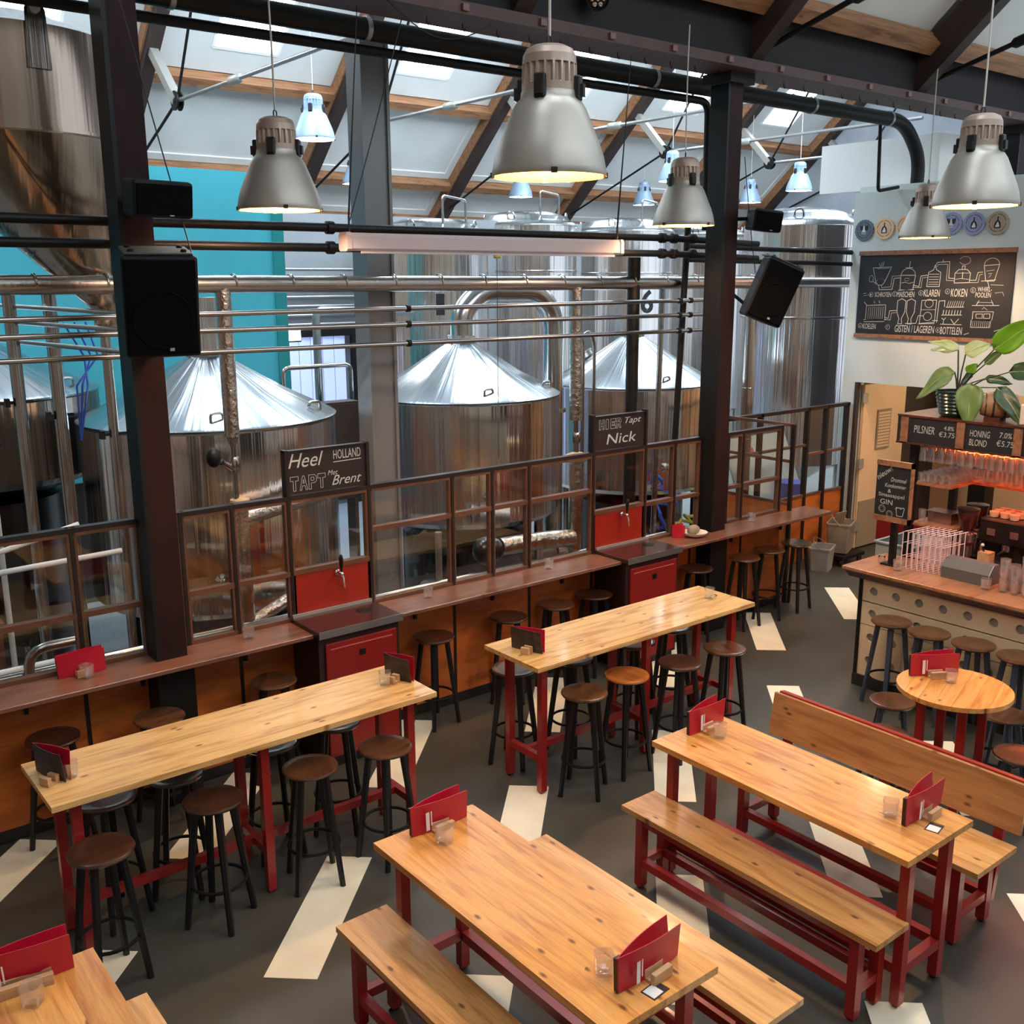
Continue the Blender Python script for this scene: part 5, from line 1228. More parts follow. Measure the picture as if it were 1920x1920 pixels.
chalk_x(ns, 'nieuw!', 7.475, 4.56, 1.735, 0.16, 0.045, 0.2, rot=0.65); chalk_x(ns, 'Drommel', 7.475, 4.45, 1.735, 0.14, 0.035, 0.3); chalk_x(ns, 'Komkommer', 7.475, 4.50, 1.685, 0.19, 0.032, 0.3)
chalk_x(ns, '&', 7.475, 4.47, 1.64, 0.03, 0.03); chalk_x(ns, 'Sinaasappel', 7.475, 4.55, 1.595, 0.23, 0.04); chalk_x(ns, 'GIN', 7.475, 4.53, 1.54, 0.11, 0.042)
m = MB(); o = V(7.473,0,0)
for (cy, cz, r) in ((4.51,1.50,0.028),(4.44,1.465,0.026)):
    for q in (1.0, 0.55): m.ribbon([(cy+r*q*math.cos(k*PI/9), cz+r*q*math.sin(k*PI/9)) for k in range(18)], 0.006, Y, Z, V(0,0,0), o, True)
m.ribbon([(4.385,1.53),(4.375,1.46),(4.325,1.46),(4.31,1.53)], 0.005, Y, Z, V(0,0,0), o, True); m.ribbon([(4.39,1.515),(4.36,1.53),(4.345,1.52),(4.32,1.535)], 0.005, Y, Z, V(0,0,0), o)
m.build('chalk_drawing', 'chalk', ns, world=True)
# white wire racks leaning together
wr_ = empty('wire_rack', (7.6, 4.15, BZ), label='row of white wire racks standing on the bar', cat='rack')
pn = None
for k in range(8):
    if pn is None:
        m = MB(); L, H_ = 0.30, 0.31
        for zz in (0.006, 0.11, 0.22, H_): m.tube([V(0,0,zz), V(L,0,zz)], 0.0028, 5)
        for i in range(6): m.tube([V(L*i/5,0,0.006), V(L*i/5,0,H_)], 0.0026 if 0 < i < 5 else 0.0038, 5)
        m.tube([V(0,0,H_), V(0,-0.02,H_+0.01), V(L,-0.02,H_+0.01), V(L,0,H_)], 0.003, 5)
        pn = m.build('wire_panel', 'rack_white', wr_, loc=(-0.13, 0.15-0.043*k, 0.0), smooth=60); pn.rotation_euler = (0, 0, -0.12)
    else: inst(pn, wr_, (-0.13+0.008*k, 0.15-0.043*k, 0.0), (0, 0, -0.12))
# grey gabled box
gb = empty('napkin_box', (7.6, 3.78, BZ), label='dark grey box with a sloping lid beside the wire racks', cat='box')
MB().prism([V(7.5,3.97,BZ), V(7.5,3.97,BZ+0.09), V(7.56,3.97,BZ+0.155), V(7.66,3.97,BZ+0.155), V(7.70,3.97,BZ+0.09), V(7.70,3.97,BZ)], V(0.0,-0.38,0)).build('body', 'box_grey', gb, world=True)
MB().tube([V(7.5,3.585,BZ+0.02), V(7.5,3.585,BZ+0.09), V(7.56,3.585,BZ+0.16)], 0.003, 5).build('edge_wire', 'zinc_rod', gb, world=True)
# drinking glasses
BG = {}
def beer_glass(x, y, z, label, grp, r=0.036, h=0.12, flip=False, mt='bar_glass', tilt=None):
    key = (r, h, mt)
    if key not in BG:
        m = MB().lathe([(r*0.7,0.0),(r*0.75,0.004),(r*0.95,h*0.55),(r,h),(r-0.003,h),(r*0.9,h*0.55),(r*0.68,0.014),(0.002,0.013)], 16)
        o = BG[key] = m.build('beer_glass', mt, smooth=40)
    else: o = BG[key].copy(); COL.objects.link(o)
    o.location = (x, y, z+(h if flip else 0)); o.rotation_euler = (PI if flip else 0, 0, 0) if tilt is None else tilt
    return tag(o, label, 'glass', grp)
k = 0
for i in range(3):
    for jx in range(3):
        for st_ in range(2 if (i+jx) % 3 else 3):
            beer_glass(7.48+0.085*jx, 3.46-0.085*i, BZ+0.075*st_, 'stacked clear tumbler beside the grey box on the bar', 'stacked tumblers on the bar', 0.038, 0.11)
# ------------------------------------------------------------------ back bar with hanging glasses
bb = empty('back_bar', (8.6, 3.6, 0), label='back bar shelf unit with price boards above hanging glasses', cat='shelf')
for y in (4.72, 2.2): MB().box(8.30, 8.36, y, y+0.06, 0, 2.17).build('post', 'steel_black', bb, world=True)
for y in (4.69, 2.2): MB().box(8.98, 9.04, y, y+0.06, 0, 2.17).build('post', 'steel_black', bb, world=True)
fa = MB().box(8.20, 8.24, 2.2, 4.86, 1.95, 2.17).build('fascia', 'chalkboard', bb, world=True)
MB().box(8.19, 9.05, 2.2, 4.86, 2.17, 2.19).build('top_board', 'bar_edge_wood', bb, world=True); MB().box(8.19, 9.05, 2.2, 4.86, 1.935, 1.95).build('under_board', 'bar_edge_wood', bb, world=True)
for y in (4.79, 4.28, 3.80, 3.3): MB().box(8.19, 8.20, y-0.035, y+0.035, 1.94, 2.175).build('divider', 'frame_wood', bb, world=True)
chalk_x(fa, 'PILSNER', 8.198, 4.70, 2.04, 0.19, 0.065, 0.1); chalk_x(fa, '4.8%', 8.198, 4.43, 2.09, 0.09, 0.035, 0.1); chalk_x(fa, '€3.75', 8.198, 4.47, 2.03, 0.14, 0.045, 0.1)
chalk_x(fa, 'HONING', 8.198, 4.20, 2.065, 0.17, 0.055, 0.1); chalk_x(fa, 'BLOND', 8.198, 4.20, 1.99, 0.15, 0.055, 0.1); chalk_x(fa, '7.0%', 8.198, 3.95, 2.08, 0.10, 0.045, 0.1); chalk_x(fa, '€5.75', 8.198, 3.97, 2.01, 0.14, 0.05, 0.1)
for zz, x0, y0 in ((1.58, 8.34, 4.40), (1.21, 8.34, 4.35)): MB().box(x0, 9.0, y0, 4.75, zz-0.02, zz).build('shelf', 'bar_wood', bb, world=True)
MB().box(8.72, 9.05, 2.2, 4.40, 1.56, 1.58).build('shelf', 'bar_wood', bb, world=True)
MB().box(8.34, 9.2, 2.2, 4.75, 0.86, 0.90).build('work_top', 'tray_red', bb, world=True); MB().box(8.38, 9.2, 2.2, 4.72, 0, 0.86).build('cupboard', 'wood_red_cabinet', bb, world=True)
for i in range(8): MB().tube([V(8.26,4.66-0.13*i,1.925), V(9.02,4.66-0.13*i,1.925)], 0.005, 6).build('glass_rail', 'rack_white', bb, world=True)
ls = empty('light_strip', (8.6, 3.4, 1.9), label='orange-red light strip glowing under the price boards', cat='light')
for x_ in (8.5, 8.9): MB().box(x_, x_+0.02, 2.4, 4.45, 1.912, 1.93).build('tube', 'heat_strip_glow', ls, world=True); MB().box(x_-0.01, x_+0.03, 2.4, 4.45, 1.93, 1.935).build('track', 'steel_black', ls, world=True)
rnd = random.Random(3)
for i in range(14):
    for jx in range(8):
        beer_glass(8.29+0.092*jx+rnd.uniform(-.008,.008), 4.64-0.085*i+rnd.uniform(-.008,.008), 1.79-0.006*(jx % 2), 'upside-down beer glass hanging in the overhead rack', 'glasses hanging over the back bar', 0.037, 0.13, True)
for i in range(5):
    for jx in range(7):
        beer_glass(8.38+0.09*jx, 4.70-0.068*i, 1.58, 'clear glass on the end of the upper back bar shelf', 'glasses on the upper shelf end', 0.03, 0.085)
for i in range(10):
    for jx in range(3):
        beer_glass(8.78+0.09*jx, 4.30-0.085*i, 1.58, 'clear glass on the long upper back bar shelf', 'glasses on the long upper shelf', 0.032, 0.15)
rnd = random.Random(5)
for i in range(9):
    o = MB().lathe([(0.02,0),(0.035,0.005),(0.042,0.05),(0.04,0.05),(0.033,0.008),(0.002,0.006)], 14).build('coffee_cup', 'cup_ceramic', loc=(8.6+0.09*(i % 3)+rnd.uniform(-.01,.01), 4.12-0.09*((i//3) % 3), 1.33+0.0), smooth=40)
    tag(o, 'cream coffee cup warming on top of the espresso machine', 'cup', 'cups on the espresso machine')
em = empty('espresso_machine', (8.75, 3.6, 0.9), label='black espresso machine on the back bar', cat='coffee machine')
MB().box(8.5, 9.0, 3.1, 4.2, 1.12, 1.33, c=0.015).build('body', 'coffee_black', em, world=True); MB().box(8.6, 9.0, 3.12, 4.18, 0.93, 1.12).build('back_panel', 'coffee_black', em, world=True); MB().box(8.45, 9.0, 3.1, 4.2, 0.9, 0.95, c=0.006).build('drip_tray', 'coffee_steel', em, world=True)
for y in (3.95, 3.65, 3.35):
    g = MB().lathe([(0.035,0),(0.035,0.05),(0.02,0.055)], 14, V(8.52,y,1.07)).build('group_head', 'coffee_steel', em, world=True, smooth=40)
    MB().tube([V(8.52,y,1.08), V(8.36,y,1.06)], 0.012, 8).build('handle', 'coffee_black', g, world=True, smooth=50)
for i in range(4): MB().box(8.495, 8.5, 4.05-0.2*i, 4.12-0.2*i, 1.19, 1.25).build('button_plate', 'coffee_steel', em, world=True)
for q, (x, y, lab) in enumerate(((8.50,4.30,'coffee grinder with a smoky hopper beside the espresso machine'),(8.72,4.33,'second coffee grinder behind the first'))):
    g = empty('coffee_grinder', (x, y, 0.9), label=lab, cat='grinder', group='coffee grinders')
    MB().box(-0.07,0.07,-0.06,0.06,0,0.03).build('base', 'coffee_black', g); MB().lathe([(0.05,0.03),(0.05,0.16),(0.085,0.2),(0.085,0.27),(0.06,0.29)], 20).build('body', 'coffee_steel', g, smooth=40)
    MB().lathe([(0.05,0.29),(0.075,0.36),(0.09,0.46),(0.088,0.47)], 20).build('hopper', 'hopper_smoke', g, smooth=40); MB().lathe([(0.095,0.47),(0.095,0.49),(0.04,0.5)], 20).build('lid', 'coffee_black', g, smooth=40)
pn_ = empty('steel_pan', (8.55, 4.55, 1.21), label='small steel food pan on the lower back bar shelf', cat='pan')
MB().prism([V(-0.07,-0.11,0), V(0.07,-0.11,0), V(0.07,0.11,0), V(-0.07,0.11,0)], V(0,0,0.1)).build('body', 'coffee_steel', pn_); MB().box(-0.085,0.085,-0.125,0.125,0.1,0.106).build('rim', 'coffee_steel', pn_)
beer_glass(8.42, 4.68, 1.21, 'single clear glass at the end of the lower back bar shelf', 'lower shelf glass', 0.034, 0.12)
uc = empty('utensil_caddy', (8.38, 4.05, 0.9), label='wooden utensil box with a white-tipped tool on the back bar', cat='box')
MB().box(-0.05,0.05,-0.05,0.05,0,0.17).build('box', 'block_wood', uc); MB().tube([V(0.0,0.02,0.15), V(-0.01,0.03,0.22)], 0.01, 8).build('tool', 'coffee_black', uc, smooth=50); MB().ball(V(-0.012,0.032,0.225), 0.015).build('tool_tip', 'plastic_white', uc, smooth=60)
def cloth(x, y, z, w, d, seed, mt, label):
    rn = random.Random(seed); mm = MB(); n = 10; vs = []
    for i in range(n+1):
        for jx in range(n+1):
            u, v = i/n-0.5, jx/n-0.5; vs.append(V(x+u*w+0.02*math.sin(9*v+seed), y+v*d+0.02*math.sin(7*u+seed), z+0.012+0.03*abs(math.sin(5*u+seed)*math.cos(6*v))*(1-2*max(abs(u),abs(v)))+rn.uniform(0,0.004)))
    mm.add(vs, [(i*(n+1)+jx, (i+1)*(n+1)+jx, (i+1)*(n+1)+jx+1, i*(n+1)+jx+1) for i in range(n) for jx in range(n)])
    o = mm.build('cloth', mt, smooth=80); so = o.modifiers.new('thick', 'SOLIDIFY'); so.thickness = 0.004
    return tag(o, label, 'cloth', 'cloths on the back bar')
cloth(8.42, 3.82, 0.90, 0.13, 0.2, 1, 'cloth_orange', 'crumpled orange cloth on the red worktop'); cloth(8.40, 3.98, 0.90, 0.1, 0.14, 2, 'cloth_grey', 'folded greyish cloth beside the orange one'); cloth(8.50, 3.6, 0.90, 0.14, 0.14, 4, 'cloth_grey', 'pinkish cloth at the picture edge on the red worktop')
# tub on a low cabinet behind the bar corner
lc = tag(MB().box(8.5, 9.08, 4.87, 5.17, 0, 0.74).build('low_cabinet', 'wood_red_cabinet'), 'dark red low cabinet behind the bar corner', 'cabinet')
tb = empty('dish_tub', (8.80, 5.0, 0.74), label='grey plastic dish tub on the dark red low cabinet', cat='tub')
for bx in ((-0.26,0.26,-0.19,-0.175,0,0.17),(-0.26,0.26,0.175,0.19,0,0.17),(-0.26,-0.245,-0.175,0.175,0,0.17),(0.245,0.26,-0.175,0.175,0,0.17)): MB().box(*bx).build('side', 'tub_grey', tb)
MB().box(-0.245,0.245,-0.175,0.175,0,0.012).build('bottom', 'tub_dark', tb); m = MB()
for bx in ((-0.28,0.28,-0.205,-0.175,0.165,0.18),(-0.28,0.28,0.175,0.205,0.165,0.18),(-0.28,-0.245,-0.175,0.175,0.165,0.18),(0.245,0.28,-0.175,0.175,0.165,0.18)): m.box(*bx)
m.build('rim', 'tub_grey', tb)
tag(MB().box(9.12, 9.16, 4.85, 5.55, 0, 1.0).build('red_board', 'wood_red_cabinet'), 'dark red board standing behind the grey dish tub', 'board')
# barrel and white crate on the back bar
br = empty('small_barrel', (8.44, 4.10, 2.19), label='little oak barrel lying on the price board shelf', cat='barrel')
MB().lathe([(0.085,-0.14),(0.105,-0.08),(0.115,0),(0.105,0.08),(0.085,0.14)], 24, V(0,0,0.125), ax=V(0.5,-0.85,0)).build('staves', 'barrel_wood', br, smooth=40)
for q in (-0.1,-0.045,0.045,0.1):
    rr = 0.118-0.0011*(abs(q)*100)**1.28; MB().lathe([(rr,q-0.008),(rr+0.002,q),(rr,q+0.008)], 24, V(0,0,0.125), ax=V(0.5,-0.85,0), cap0=False, cap1=False).build('hoop', 'barrel_hoop', br, smooth=40)
for sx in (-0.05, 0.05): MB().box(-0.07+sx*1.0,-0.03+sx*1.0,-0.06,0.06,0,0.03).build('cradle', 'bar_edge_wood', br)
wb = tag(MB().box(8.26, 8.7, 3.2, 3.84, 2.19, 2.36, c=0.01).build('white_box', 'box_cream'), 'white lidded box beside the little barrel', 'box')
# buckets by the partition end
def bucket(x, y, r, h, mt, label, sq=0.8):
    t = empty('bucket', (x, y, 0), 0.4, label, 'bucket', 'buckets by the glazed door')
    m = MB(); a, b_ = r, r*sq; t1 = 0.86
    def rg(s_, zz, i_=0.0): return [V((a*s_-i_)*q[0], (b_*s_-i_)*q[1], zz) for q in ((-1,-.85),(-.85,-1),(.85,-1),(1,-.85),(1,.85),(.85,1),(-.85,1),(-1,.85))]
    m = loft([rg(t1,0), rg(1,h), rg(1.08,h), rg(1.08,h+0.02), rg(0.96,h+0.02), rg(t1*0.95,0.02)]); m.f.append(tuple(range(8))[::-1]); m.f.append(tuple(range(40,48)))
    m.build('body', mt, t)
    MB().tube(arc(V(0,-b_*0.2,h), a*1.1, PI, 2*PI, 12, X, V(0,-0.75,-0.65).normalized()), 0.006, 6).build('handle', 'zinc_rod', t, smooth=60)
    return t
bucket(10.06, 6.80, 0.15, 0.26, 'bucket_grey', 'small square grey bucket in front of the larger bucket')
bk = bucket(10.50, 6.86, 0.17, 0.34, 'bucket_stained', 'larger stained bucket on a dolly against the wall pier')
bk.location.z = 0.14
dl = empty('dolly', (10.53, 6.86, 0), label='black wheeled dolly under the stained bucket', cat='dolly')
MB().box(-0.25,0.2,-0.2,0.2,0.09,0.13).build('deck', 'steel_black', dl)
for sx in (-0.2,0.15):
    for sy in (-0.16,0.16): MB().lathe([(0.04,-0.012),(0.045,0),(0.04,0.012)], 14, V(sx,sy,0.045), ax=Y).build('wheel', 'coffee_black', dl, smooth=40)
tag(MB().box(-0.1,0.1,-0.006,0.006,0,0.16, Matrix.Rotation(0.25,3,'X')).build('cardboard_flap', 'cardboard', loc=(10.5,6.9,0.46)), 'bent cardboard sheet stuck in the stained bucket', 'cardboard')

cl = empty('corridor_lamp', (12.1, 5.2, 2.9), label='small round ceiling lamp in the tan corridor', cat='lamp')
MB().lathe([(0.14,0.0),(0.14,0.06),(0.1,0.09)], 20).build('base', 'window_white', cl, smooth=40); MB().ball(V(0,0,0), 0.12, 16, 8, (1,1,0.5)).build('globe', 'corridor_glow', cl, smooth=60); MB().tube([V(0,0,0.08), V(0,0,1.4)], 0.008, 6).build('rod', 'cable_white', cl)
_L = bpy.data.lights.new('lamp_light', 'POINT'); _L.energy = 60; _L.color = (1.0, 0.86, 0.66); _L.shadow_soft_size = 0.1
_lo = bpy.data.objects.new('lamp_light', _L); COL.objects.link(_lo); _lo.parent = cl; _lo.location = (0, 0, -0.12)
# ================================================================== PENDANT LAMPS
LP = {}
def make_lamp(shell, housing, warm):
    t = empty('pendant_lamp', (0,0,0))
    prof = [(0.250,0.0),(0.252,0.006),(0.248,0.03),(0.238,0.08),(0.222,0.127),(0.205,0.167),(0.181,0.225),(0.159,0.276),(0.140,0.304),(0.125,0.318),(0.122,0.345)]
    inner = [(r-0.006, z+0.001) for r, z in prof[::-1]]
    MB().lathe(prof, 48, cap0=False, cap1=False).build('shade', shell, t, smooth=45, fix=False)
    MB().lathe([(0.250,0.0)]+[(r-0.006, z) for r, z in prof[1:]], 48, cap0=False, cap1=False).build('reflector', 'lamp_inner' if warm else 'lamp_white', t, smooth=45)
    n = 80; rings = []
    for (r, z, rib) in ((0.120,0.335,0),(0.119,0.35,0),(0.119,0.375,0),(0.119,0.378,1),(0.117,0.452,1),(0.116,0.455,0),(0.113,0.49,0),(0.10,0.515,0),(0.07,0.53,0),(0.01,0.534,0)):
        rings.append([V((r-(0.012 if rib and k % 4 < 2 else 0))*math.cos(2*PI*k/n), (r-(0.012 if rib and k % 4 < 2 else 0))*math.sin(2*PI*k/n), z) for k in range(n)])
    m = loft(rings); m.f.append(tuple(range(n))[::-1]); m.build('housing', housing, t, smooth=20)
    m = MB().tube([V(0.016*math.cos(a*PI/6), 0, 0.552+0.02*math.sin(a*PI/6)) for a in range(12)], 0.004, 6, closed=True); m.build('ring', 'clip_black', t, smooth=60)
    for k in range(4):
        a = k*PI/2+0.35; R = Matrix.Rotation(a, 3, 'Z')
        m = MB(); m.box(0.112, 0.142, -0.025, 0.025, 0.305, 0.405, c=0.006); m.box(0.12, 0.156, -0.017, 0.017, 0.32, 0.37); m.v = [R @ p for p in m.v]; m.build('latch', 'clip_black', t)
    for k in range(4):
        a = k*PI/2+0.75; R = Matrix.Rotation(a, 3, 'Z')
        m = MB(); m.box(0.238, 0.256, -0.013, 0.013, -0.004, 0.018); m.v = [R @ p for p in m.v]; m.build('rim_clip', 'clip_black', t)
    MB().ball(V(0,0,0.225), 0.05, 16, 10, (1,1,1.5)).build('bulb', 'bulb_warm' if warm else 'bulb_cool', t, smooth=60)
    MB().lathe([(0.03,0.24),(0.03,0.32)], 12).build('socket', 'clip_black', t, smooth=40)
    return t
def lamp(x, y, z, top, label, warm, shell, housing, cable='cable_white', rot=0.0):
    key = (warm, shell)
    if key not in LP: o = LP[key] = make_lamp(shell, housing, warm)
    else: o = copy_tree(LP[key])
    o.location = (x, y, z); o.rotation_euler = (0, 0, rot); tag(o, label, 'lamp', 'warm pendants over the dining hall' if warm else 'pale pendants over the brewery')
    for c in [q for q in bpy.data.objects if q.parent is o and q.name.startswith('cable')]: bpy.data.objects.remove(c)
    MB().tube([V(0,0,0.57), V(0.004,0.003,0.57+(top-z-0.57)*0.4), V(-0.003,0.004,0.57+(top-z-0.57)*0.75), V(0,0,top-z)], 0.006, 6).build('cable', cable, o, smooth=60)
    L = bpy.data.lights.new('lamp_light', 'POINT'); L.energy = LAMP_W if warm else LAMP_BACK_W; L.color = (1.0, 0.76, 0.5) if warm else (1.0, 0.95, 0.88); L.shadow_soft_size = 0.06
    lo = bpy.data.objects.new('lamp_light', L); COL.objects.link(lo); lo.parent = o; lo.location = (0, 0, 0.12)
    return o
lamp(3.02, 3.535, 3.785, nz(3.535)-0.02, 'largest grey pendant lamp in the upper middle of the picture', True, 'lamp_alu', 'lamp_housing', rot=0.2)
lamp(2.89, 5.885, 3.765, 5.3, 'grey pendant lamp hanging beside the first dark column', True, 'lamp_alu', 'lamp_housing', rot=0.5)
lamp(6.49, 5.90, 3.775, 5.3, 'grey pendant lamp hanging beside the second dark column', True, 'lamp_alu', 'lamp_housing', rot=0.9)
lamp(6.25, 3.31, 3.775, nz(3.31)-0.02, 'grey pendant lamp in front of the bottle-cap signs, the larger one', True, 'lamp_alu', 'lamp_housing', rot=1.3)
lamp(10.05, 5.83, 3.75, nz(5.83)-0.02, 'smaller grey pendant lamp in front of the chalkboard wall', True, 'lamp_alu', 'lamp_housing', rot=0.1)
def bz(y): return rz(y)-0.1 if y > 12.7 else 5.2+(y-6.3)*0.88
for x, y, z, lab in ((6.36,11.9,5.05,'pale blue-white pendant above the large kettle'), (14.4,13.4,5.09,'pale pendant just above the lamp by the second column'), (14.0,17.3,5.04,'pale pendant partly hidden below the largest lamp'),
                     (17.95,17.58,5.05,'small pale pendant between the largest lamp and the second column'), (17.1,12.6,5.0,'pale pendant over the broad tank near the white wall'), (20.0,16.1,5.1,'small pale pendant peeping over the small loudspeaker'),
                     (9.78,16.8,5.05,'pale pendant mostly hidden behind the grey column')):
    lamp(x, y, z, bz(y), lab, False, 'lamp_white', 'lamp_white', rot=random.uniform(0,1.5))
# stage spot under the roof
sp = empty('stage_spot', (5.5, 5.9, 5.34), label='black round stage spot with seven lenses clamped to the beam', cat='spotlight')
ax = V(-0.62,-0.7,-0.35).normalized(); su, sv = frame_of(ax)
MB().lathe([(0.07,-0.14),(0.085,-0.1),(0.085,0.0),(0.078,0.0),(0.07,-0.01),(0.002,-0.01)], 24, ax=ax).build('can', 'steel_black', sp, smooth=35)
for k in range(7):
    p = V(0,0,0) if k == 6 else su*(0.042*math.cos(k*PI/3))+sv*(0.042*math.sin(k*PI/3))
    MB().lathe([(0.016,-0.008),(0.016,0.001),(0.002,0.005)], 12, p, ax=ax).build('lens', 'chrome', sp, smooth=40)
MB().tube([V(0.1,0,0), V(0.1,0.02,0.12), V(-0.1,0.02,0.12), V(-0.1,0,0)], 0.008, 6).build('yoke', 'steel_black', sp)
# ================================================================== LOUDSPEAKERS
def speaker(loc, w, h, d, rot, label, big=True, bracket=None):
    t = empty('loudspeaker', loc, label=label, cat='loudspeaker', group='loudspeakers on the columns'); t.rotation_euler = rot
    # local: front faces -Y
    m = MB(); m.prism([V(-w/2,-d/2,-h/2), V(w/2,-d/2,-h/2), V(w*0.36,d/2,-h/2), V(-w*0.36,d/2,-h/2)], V(0,0,h)); b = m.build('cabinet', 'speaker_black', t)
    bv = b.modifiers.new('soft', 'BEVEL'); bv.width = 0.02; bv.segments = 2
    MB().box(-w/2+0.015, w/2-0.015, -d/2-0.012, -d/2+0.002, -h/2+0.02, h/2-0.02, c=0.006).build('grille', 'speaker_grille', t)
    if big:
        MB().lathe([(w*0.40,0.0),(w*0.385,0.006),(w*0.37,0.0)], 40, V(0,-d/2-0.012,-h*0.12), ax=V(0,-1,0), cap0=False, cap1=False).build('driver_rim', 'speaker_grille', t, smooth=40)
        MB().box(-w*0.44, w*0.44, -d/2+0.02, d/2-0.02, h/2, h/2+0.012, c=0.004).build('top_plate', 'speaker_grey', t)
        for a in (-0.34, 0.34):
            for c in (-0.25, 0.25): MB().lathe([(0.017,0),(0.017,0.01),(0.01,0.014),(0.002,0.014)], 14, V(a*w,c*d,h/2+0.012)).build('screw', 'speaker_black', t, smooth=40)
    MB().box(-0.012+w*0.1, 0.012+w*0.1, -d/2-0.016, -d/2-0.011, -h*0.43, -h*0.40).build('badge', 'badge', t)
    if bracket:
        MB().bar(V(*bracket[0]), V(*bracket[1]), 0.05, 0.03).build('bracket', 'steel_black', t)
    return t
R5 = math.radians
speaker((2.08,5.82,3.235), 0.41, 0.56, 0.30, (R5(10),0,R5(-12)), 'large black loudspeaker on the first column, above the chalk sign', True, ((0,0.15,-0.22),(0.06,0.30,-0.25)))
speaker((2.12,5.87,3.80), 0.36, 0.2, 0.24, (R5(6),0,R5(8)), 'small black box speaker above the large loudspeaker of the first column', False, ((0,0.1,0),(0,0.26,0)))
speaker((7.86,6.06,3.235), 0.37, 0.56, 0.32, (R5(4),R5(22),R5(-30)), 'tilted black loudspeaker leaning off the second column', True, ((-0.05,0.15,-0.2),(-0.36,0.26,-0.1)))
speaker((7.66,6.02,3.86), 0.28, 0.19, 0.26, (R5(4),R5(6),R5(-25)), 'small black box speaker at the head of the second column', False, ((-0.1,0.1,0),(-0.22,0.24,-0.02)))
# projector screen case
ps = empty('projector_screen', (4.78, 6.2, 3.54), label='long pinkish-white projector screen case hanging below the black pipes', cat='screen')
m = MB(); pr = [(6.145,3.56),(6.145,3.64),(6.16,3.662),(6.24,3.662),(6.255,3.64),(6.255,3.56),(6.24,3.545),(6.16,3.545)]
m.prism([V(3.52,a,b_) for a, b_ in pr], V(2.5,0,0)); m.build('case', 'screen_case', ps, world=True)
for x in (3.49, 6.02): 
    m = MB(); m.prism([V(x,a+(0.004 if a > 6.2 else -0.004),b_+(0.004 if b_ > 3.6 else -0.004)) for a, b_ in pr], V(0.035,0,0)); m.build('end_cap', 'screen_case', ps, world=True)
MB().box(3.6, 5.95, 6.14, 6.16, 3.528, 3.542).build('bottom_bar', 'screen_case', ps, world=True)
MB().tube([V(4.75,6.15,3.53), V(4.752,6.15,2.0)], 0.0025, 5).build('pull_cord', 'cable_dark', ps, world=True)
MB().lathe([(0.02,0),(0.03,0.012),(0.02,0.025)], 12, V(4.75,6.15,3.505)).build('pull_ring', 'hose_yellow', ps, world=True, smooth=40)
for x in (3.54, 6.03): MB().tube([V(x,6.2,3.66), V(x,6.2,3.76), V(x+0.12,6.2,5.08)], [0.008,0.008,0.003], 6).build('wire', 'cable_dark', ps, world=True)
# thin cables that hang about
for k, (p, q, sag, lab) in enumerate(((V(2.0,5.95,5.05), V(2.3,5.8,3.45), 0.02, 'thin cable running down the first column to its loudspeaker'), (V(4.0,6.2,5.05), V(3.54,6.2,3.72), 0.02, 'thin black cable beside the grey column'),
                                       (V(3.75,6.0,5.1), V(4.6,6.0,5.06), 0.16, 'looping black cable under the beam'), (V(7.5,6.12,4.4), V(7.7,6.1,3.4), 0.05, 'thin cable at the second column'))):
    pts = [p.lerp(q, i/12)+V(0,0,-sag*math.sin(PI*i/12)) for i in range(13)]
    tag(MB().tube(pts, 0.004, 5).build('cable', 'cable_dark', smooth=60), lab, 'cable')
# ================================================================== CHALKBOARD AND BOTTLE CAPS ON THE WHITE WALL
cbd = empty('chalkboard', (WX, 6.24, 2.65), label='large black chalkboard showing the brewing steps', cat='chalkboard')
CY0, CY1, CZ0, CZ1 = 5.315, 7.165, 2.66, 3.66
MB().box(WX-0.015, WX-0.001, CY0, CY1, CZ0+0.02, CZ1-0.02).build('board', 'chalkboard', cbd, world=True)
MB().box(WX-0.03, WX-0.001, CY0-0.01, CY1+0.01, CZ1-0.05, CZ1).build('rail', 'frame_wood', cbd, world=True); MB().box(WX-0.03, WX-0.001, CY0-0.01, CY1+0.01, CZ0, CZ0+0.045).build('rail', 'frame_wood', cbd, world=True)
def bd(px_, py_):     # drawing coordinates (0..1800 across, 0..1000 down) to metres on the board
    return (CY1-(px_-20)/1780.0*(CY1-CY0), CZ1-0.03-(py_-540)/980.0*(CZ1-CZ0-0.06))
m = MB(); o = V(WX-0.0165,0,0)
def S(pts, w=0.009, close=False): m.ribbon([bd(*p) for p in pts], w*0.68, Y, Z, V(0,0,0), o, close)
def C(cx, cy, rx, ry, a0=0, a1=360, w=0.008): S([(cx+rx*math.cos(math.radians(a0+(a1-a0)*k/20)), cy+ry*math.sin(math.radians(a0+(a1-a0)*k/20))) for k in range(21)], w)
S([(195,710),(425,700),(350,880),(320,915),(270,915),(240,880)], close=True); S([(250,720),(400,715)], 0.006); S([(270,660),(285,700)]); S([(300,650),(300,695)]); S([(325,640),(318,690)]); C(180,840,25,40); S([(205,870),(245,900)]); S([(275,915),(290,970),(450,965),(465,835),(545,830)]); S([(310,915),(320,945),(430,935),(440,810),(545,805)], 0.006); C(300,865,45,30,180,360,0.012)
S([(545,970),(545,800),(720,800),(700,970)], close=True); C(632,800,85,80,180,360); S([(600,715),(680,712)]); S([(640,712),(645,640)]); S([(560,890),(600,880),(650,895),(700,880)], 0.006); C(620,850,30,15); S([(530,975),(715,965)])
S([(700,915),(770,930),(785,810),(860,800)]); S([(700,940),(795,945),(805,830),(860,825)], 0.006)
S([(860,930),(870,770),(925,740),(940,690),(960,740),(1010,770),(1005,930)], close=True)
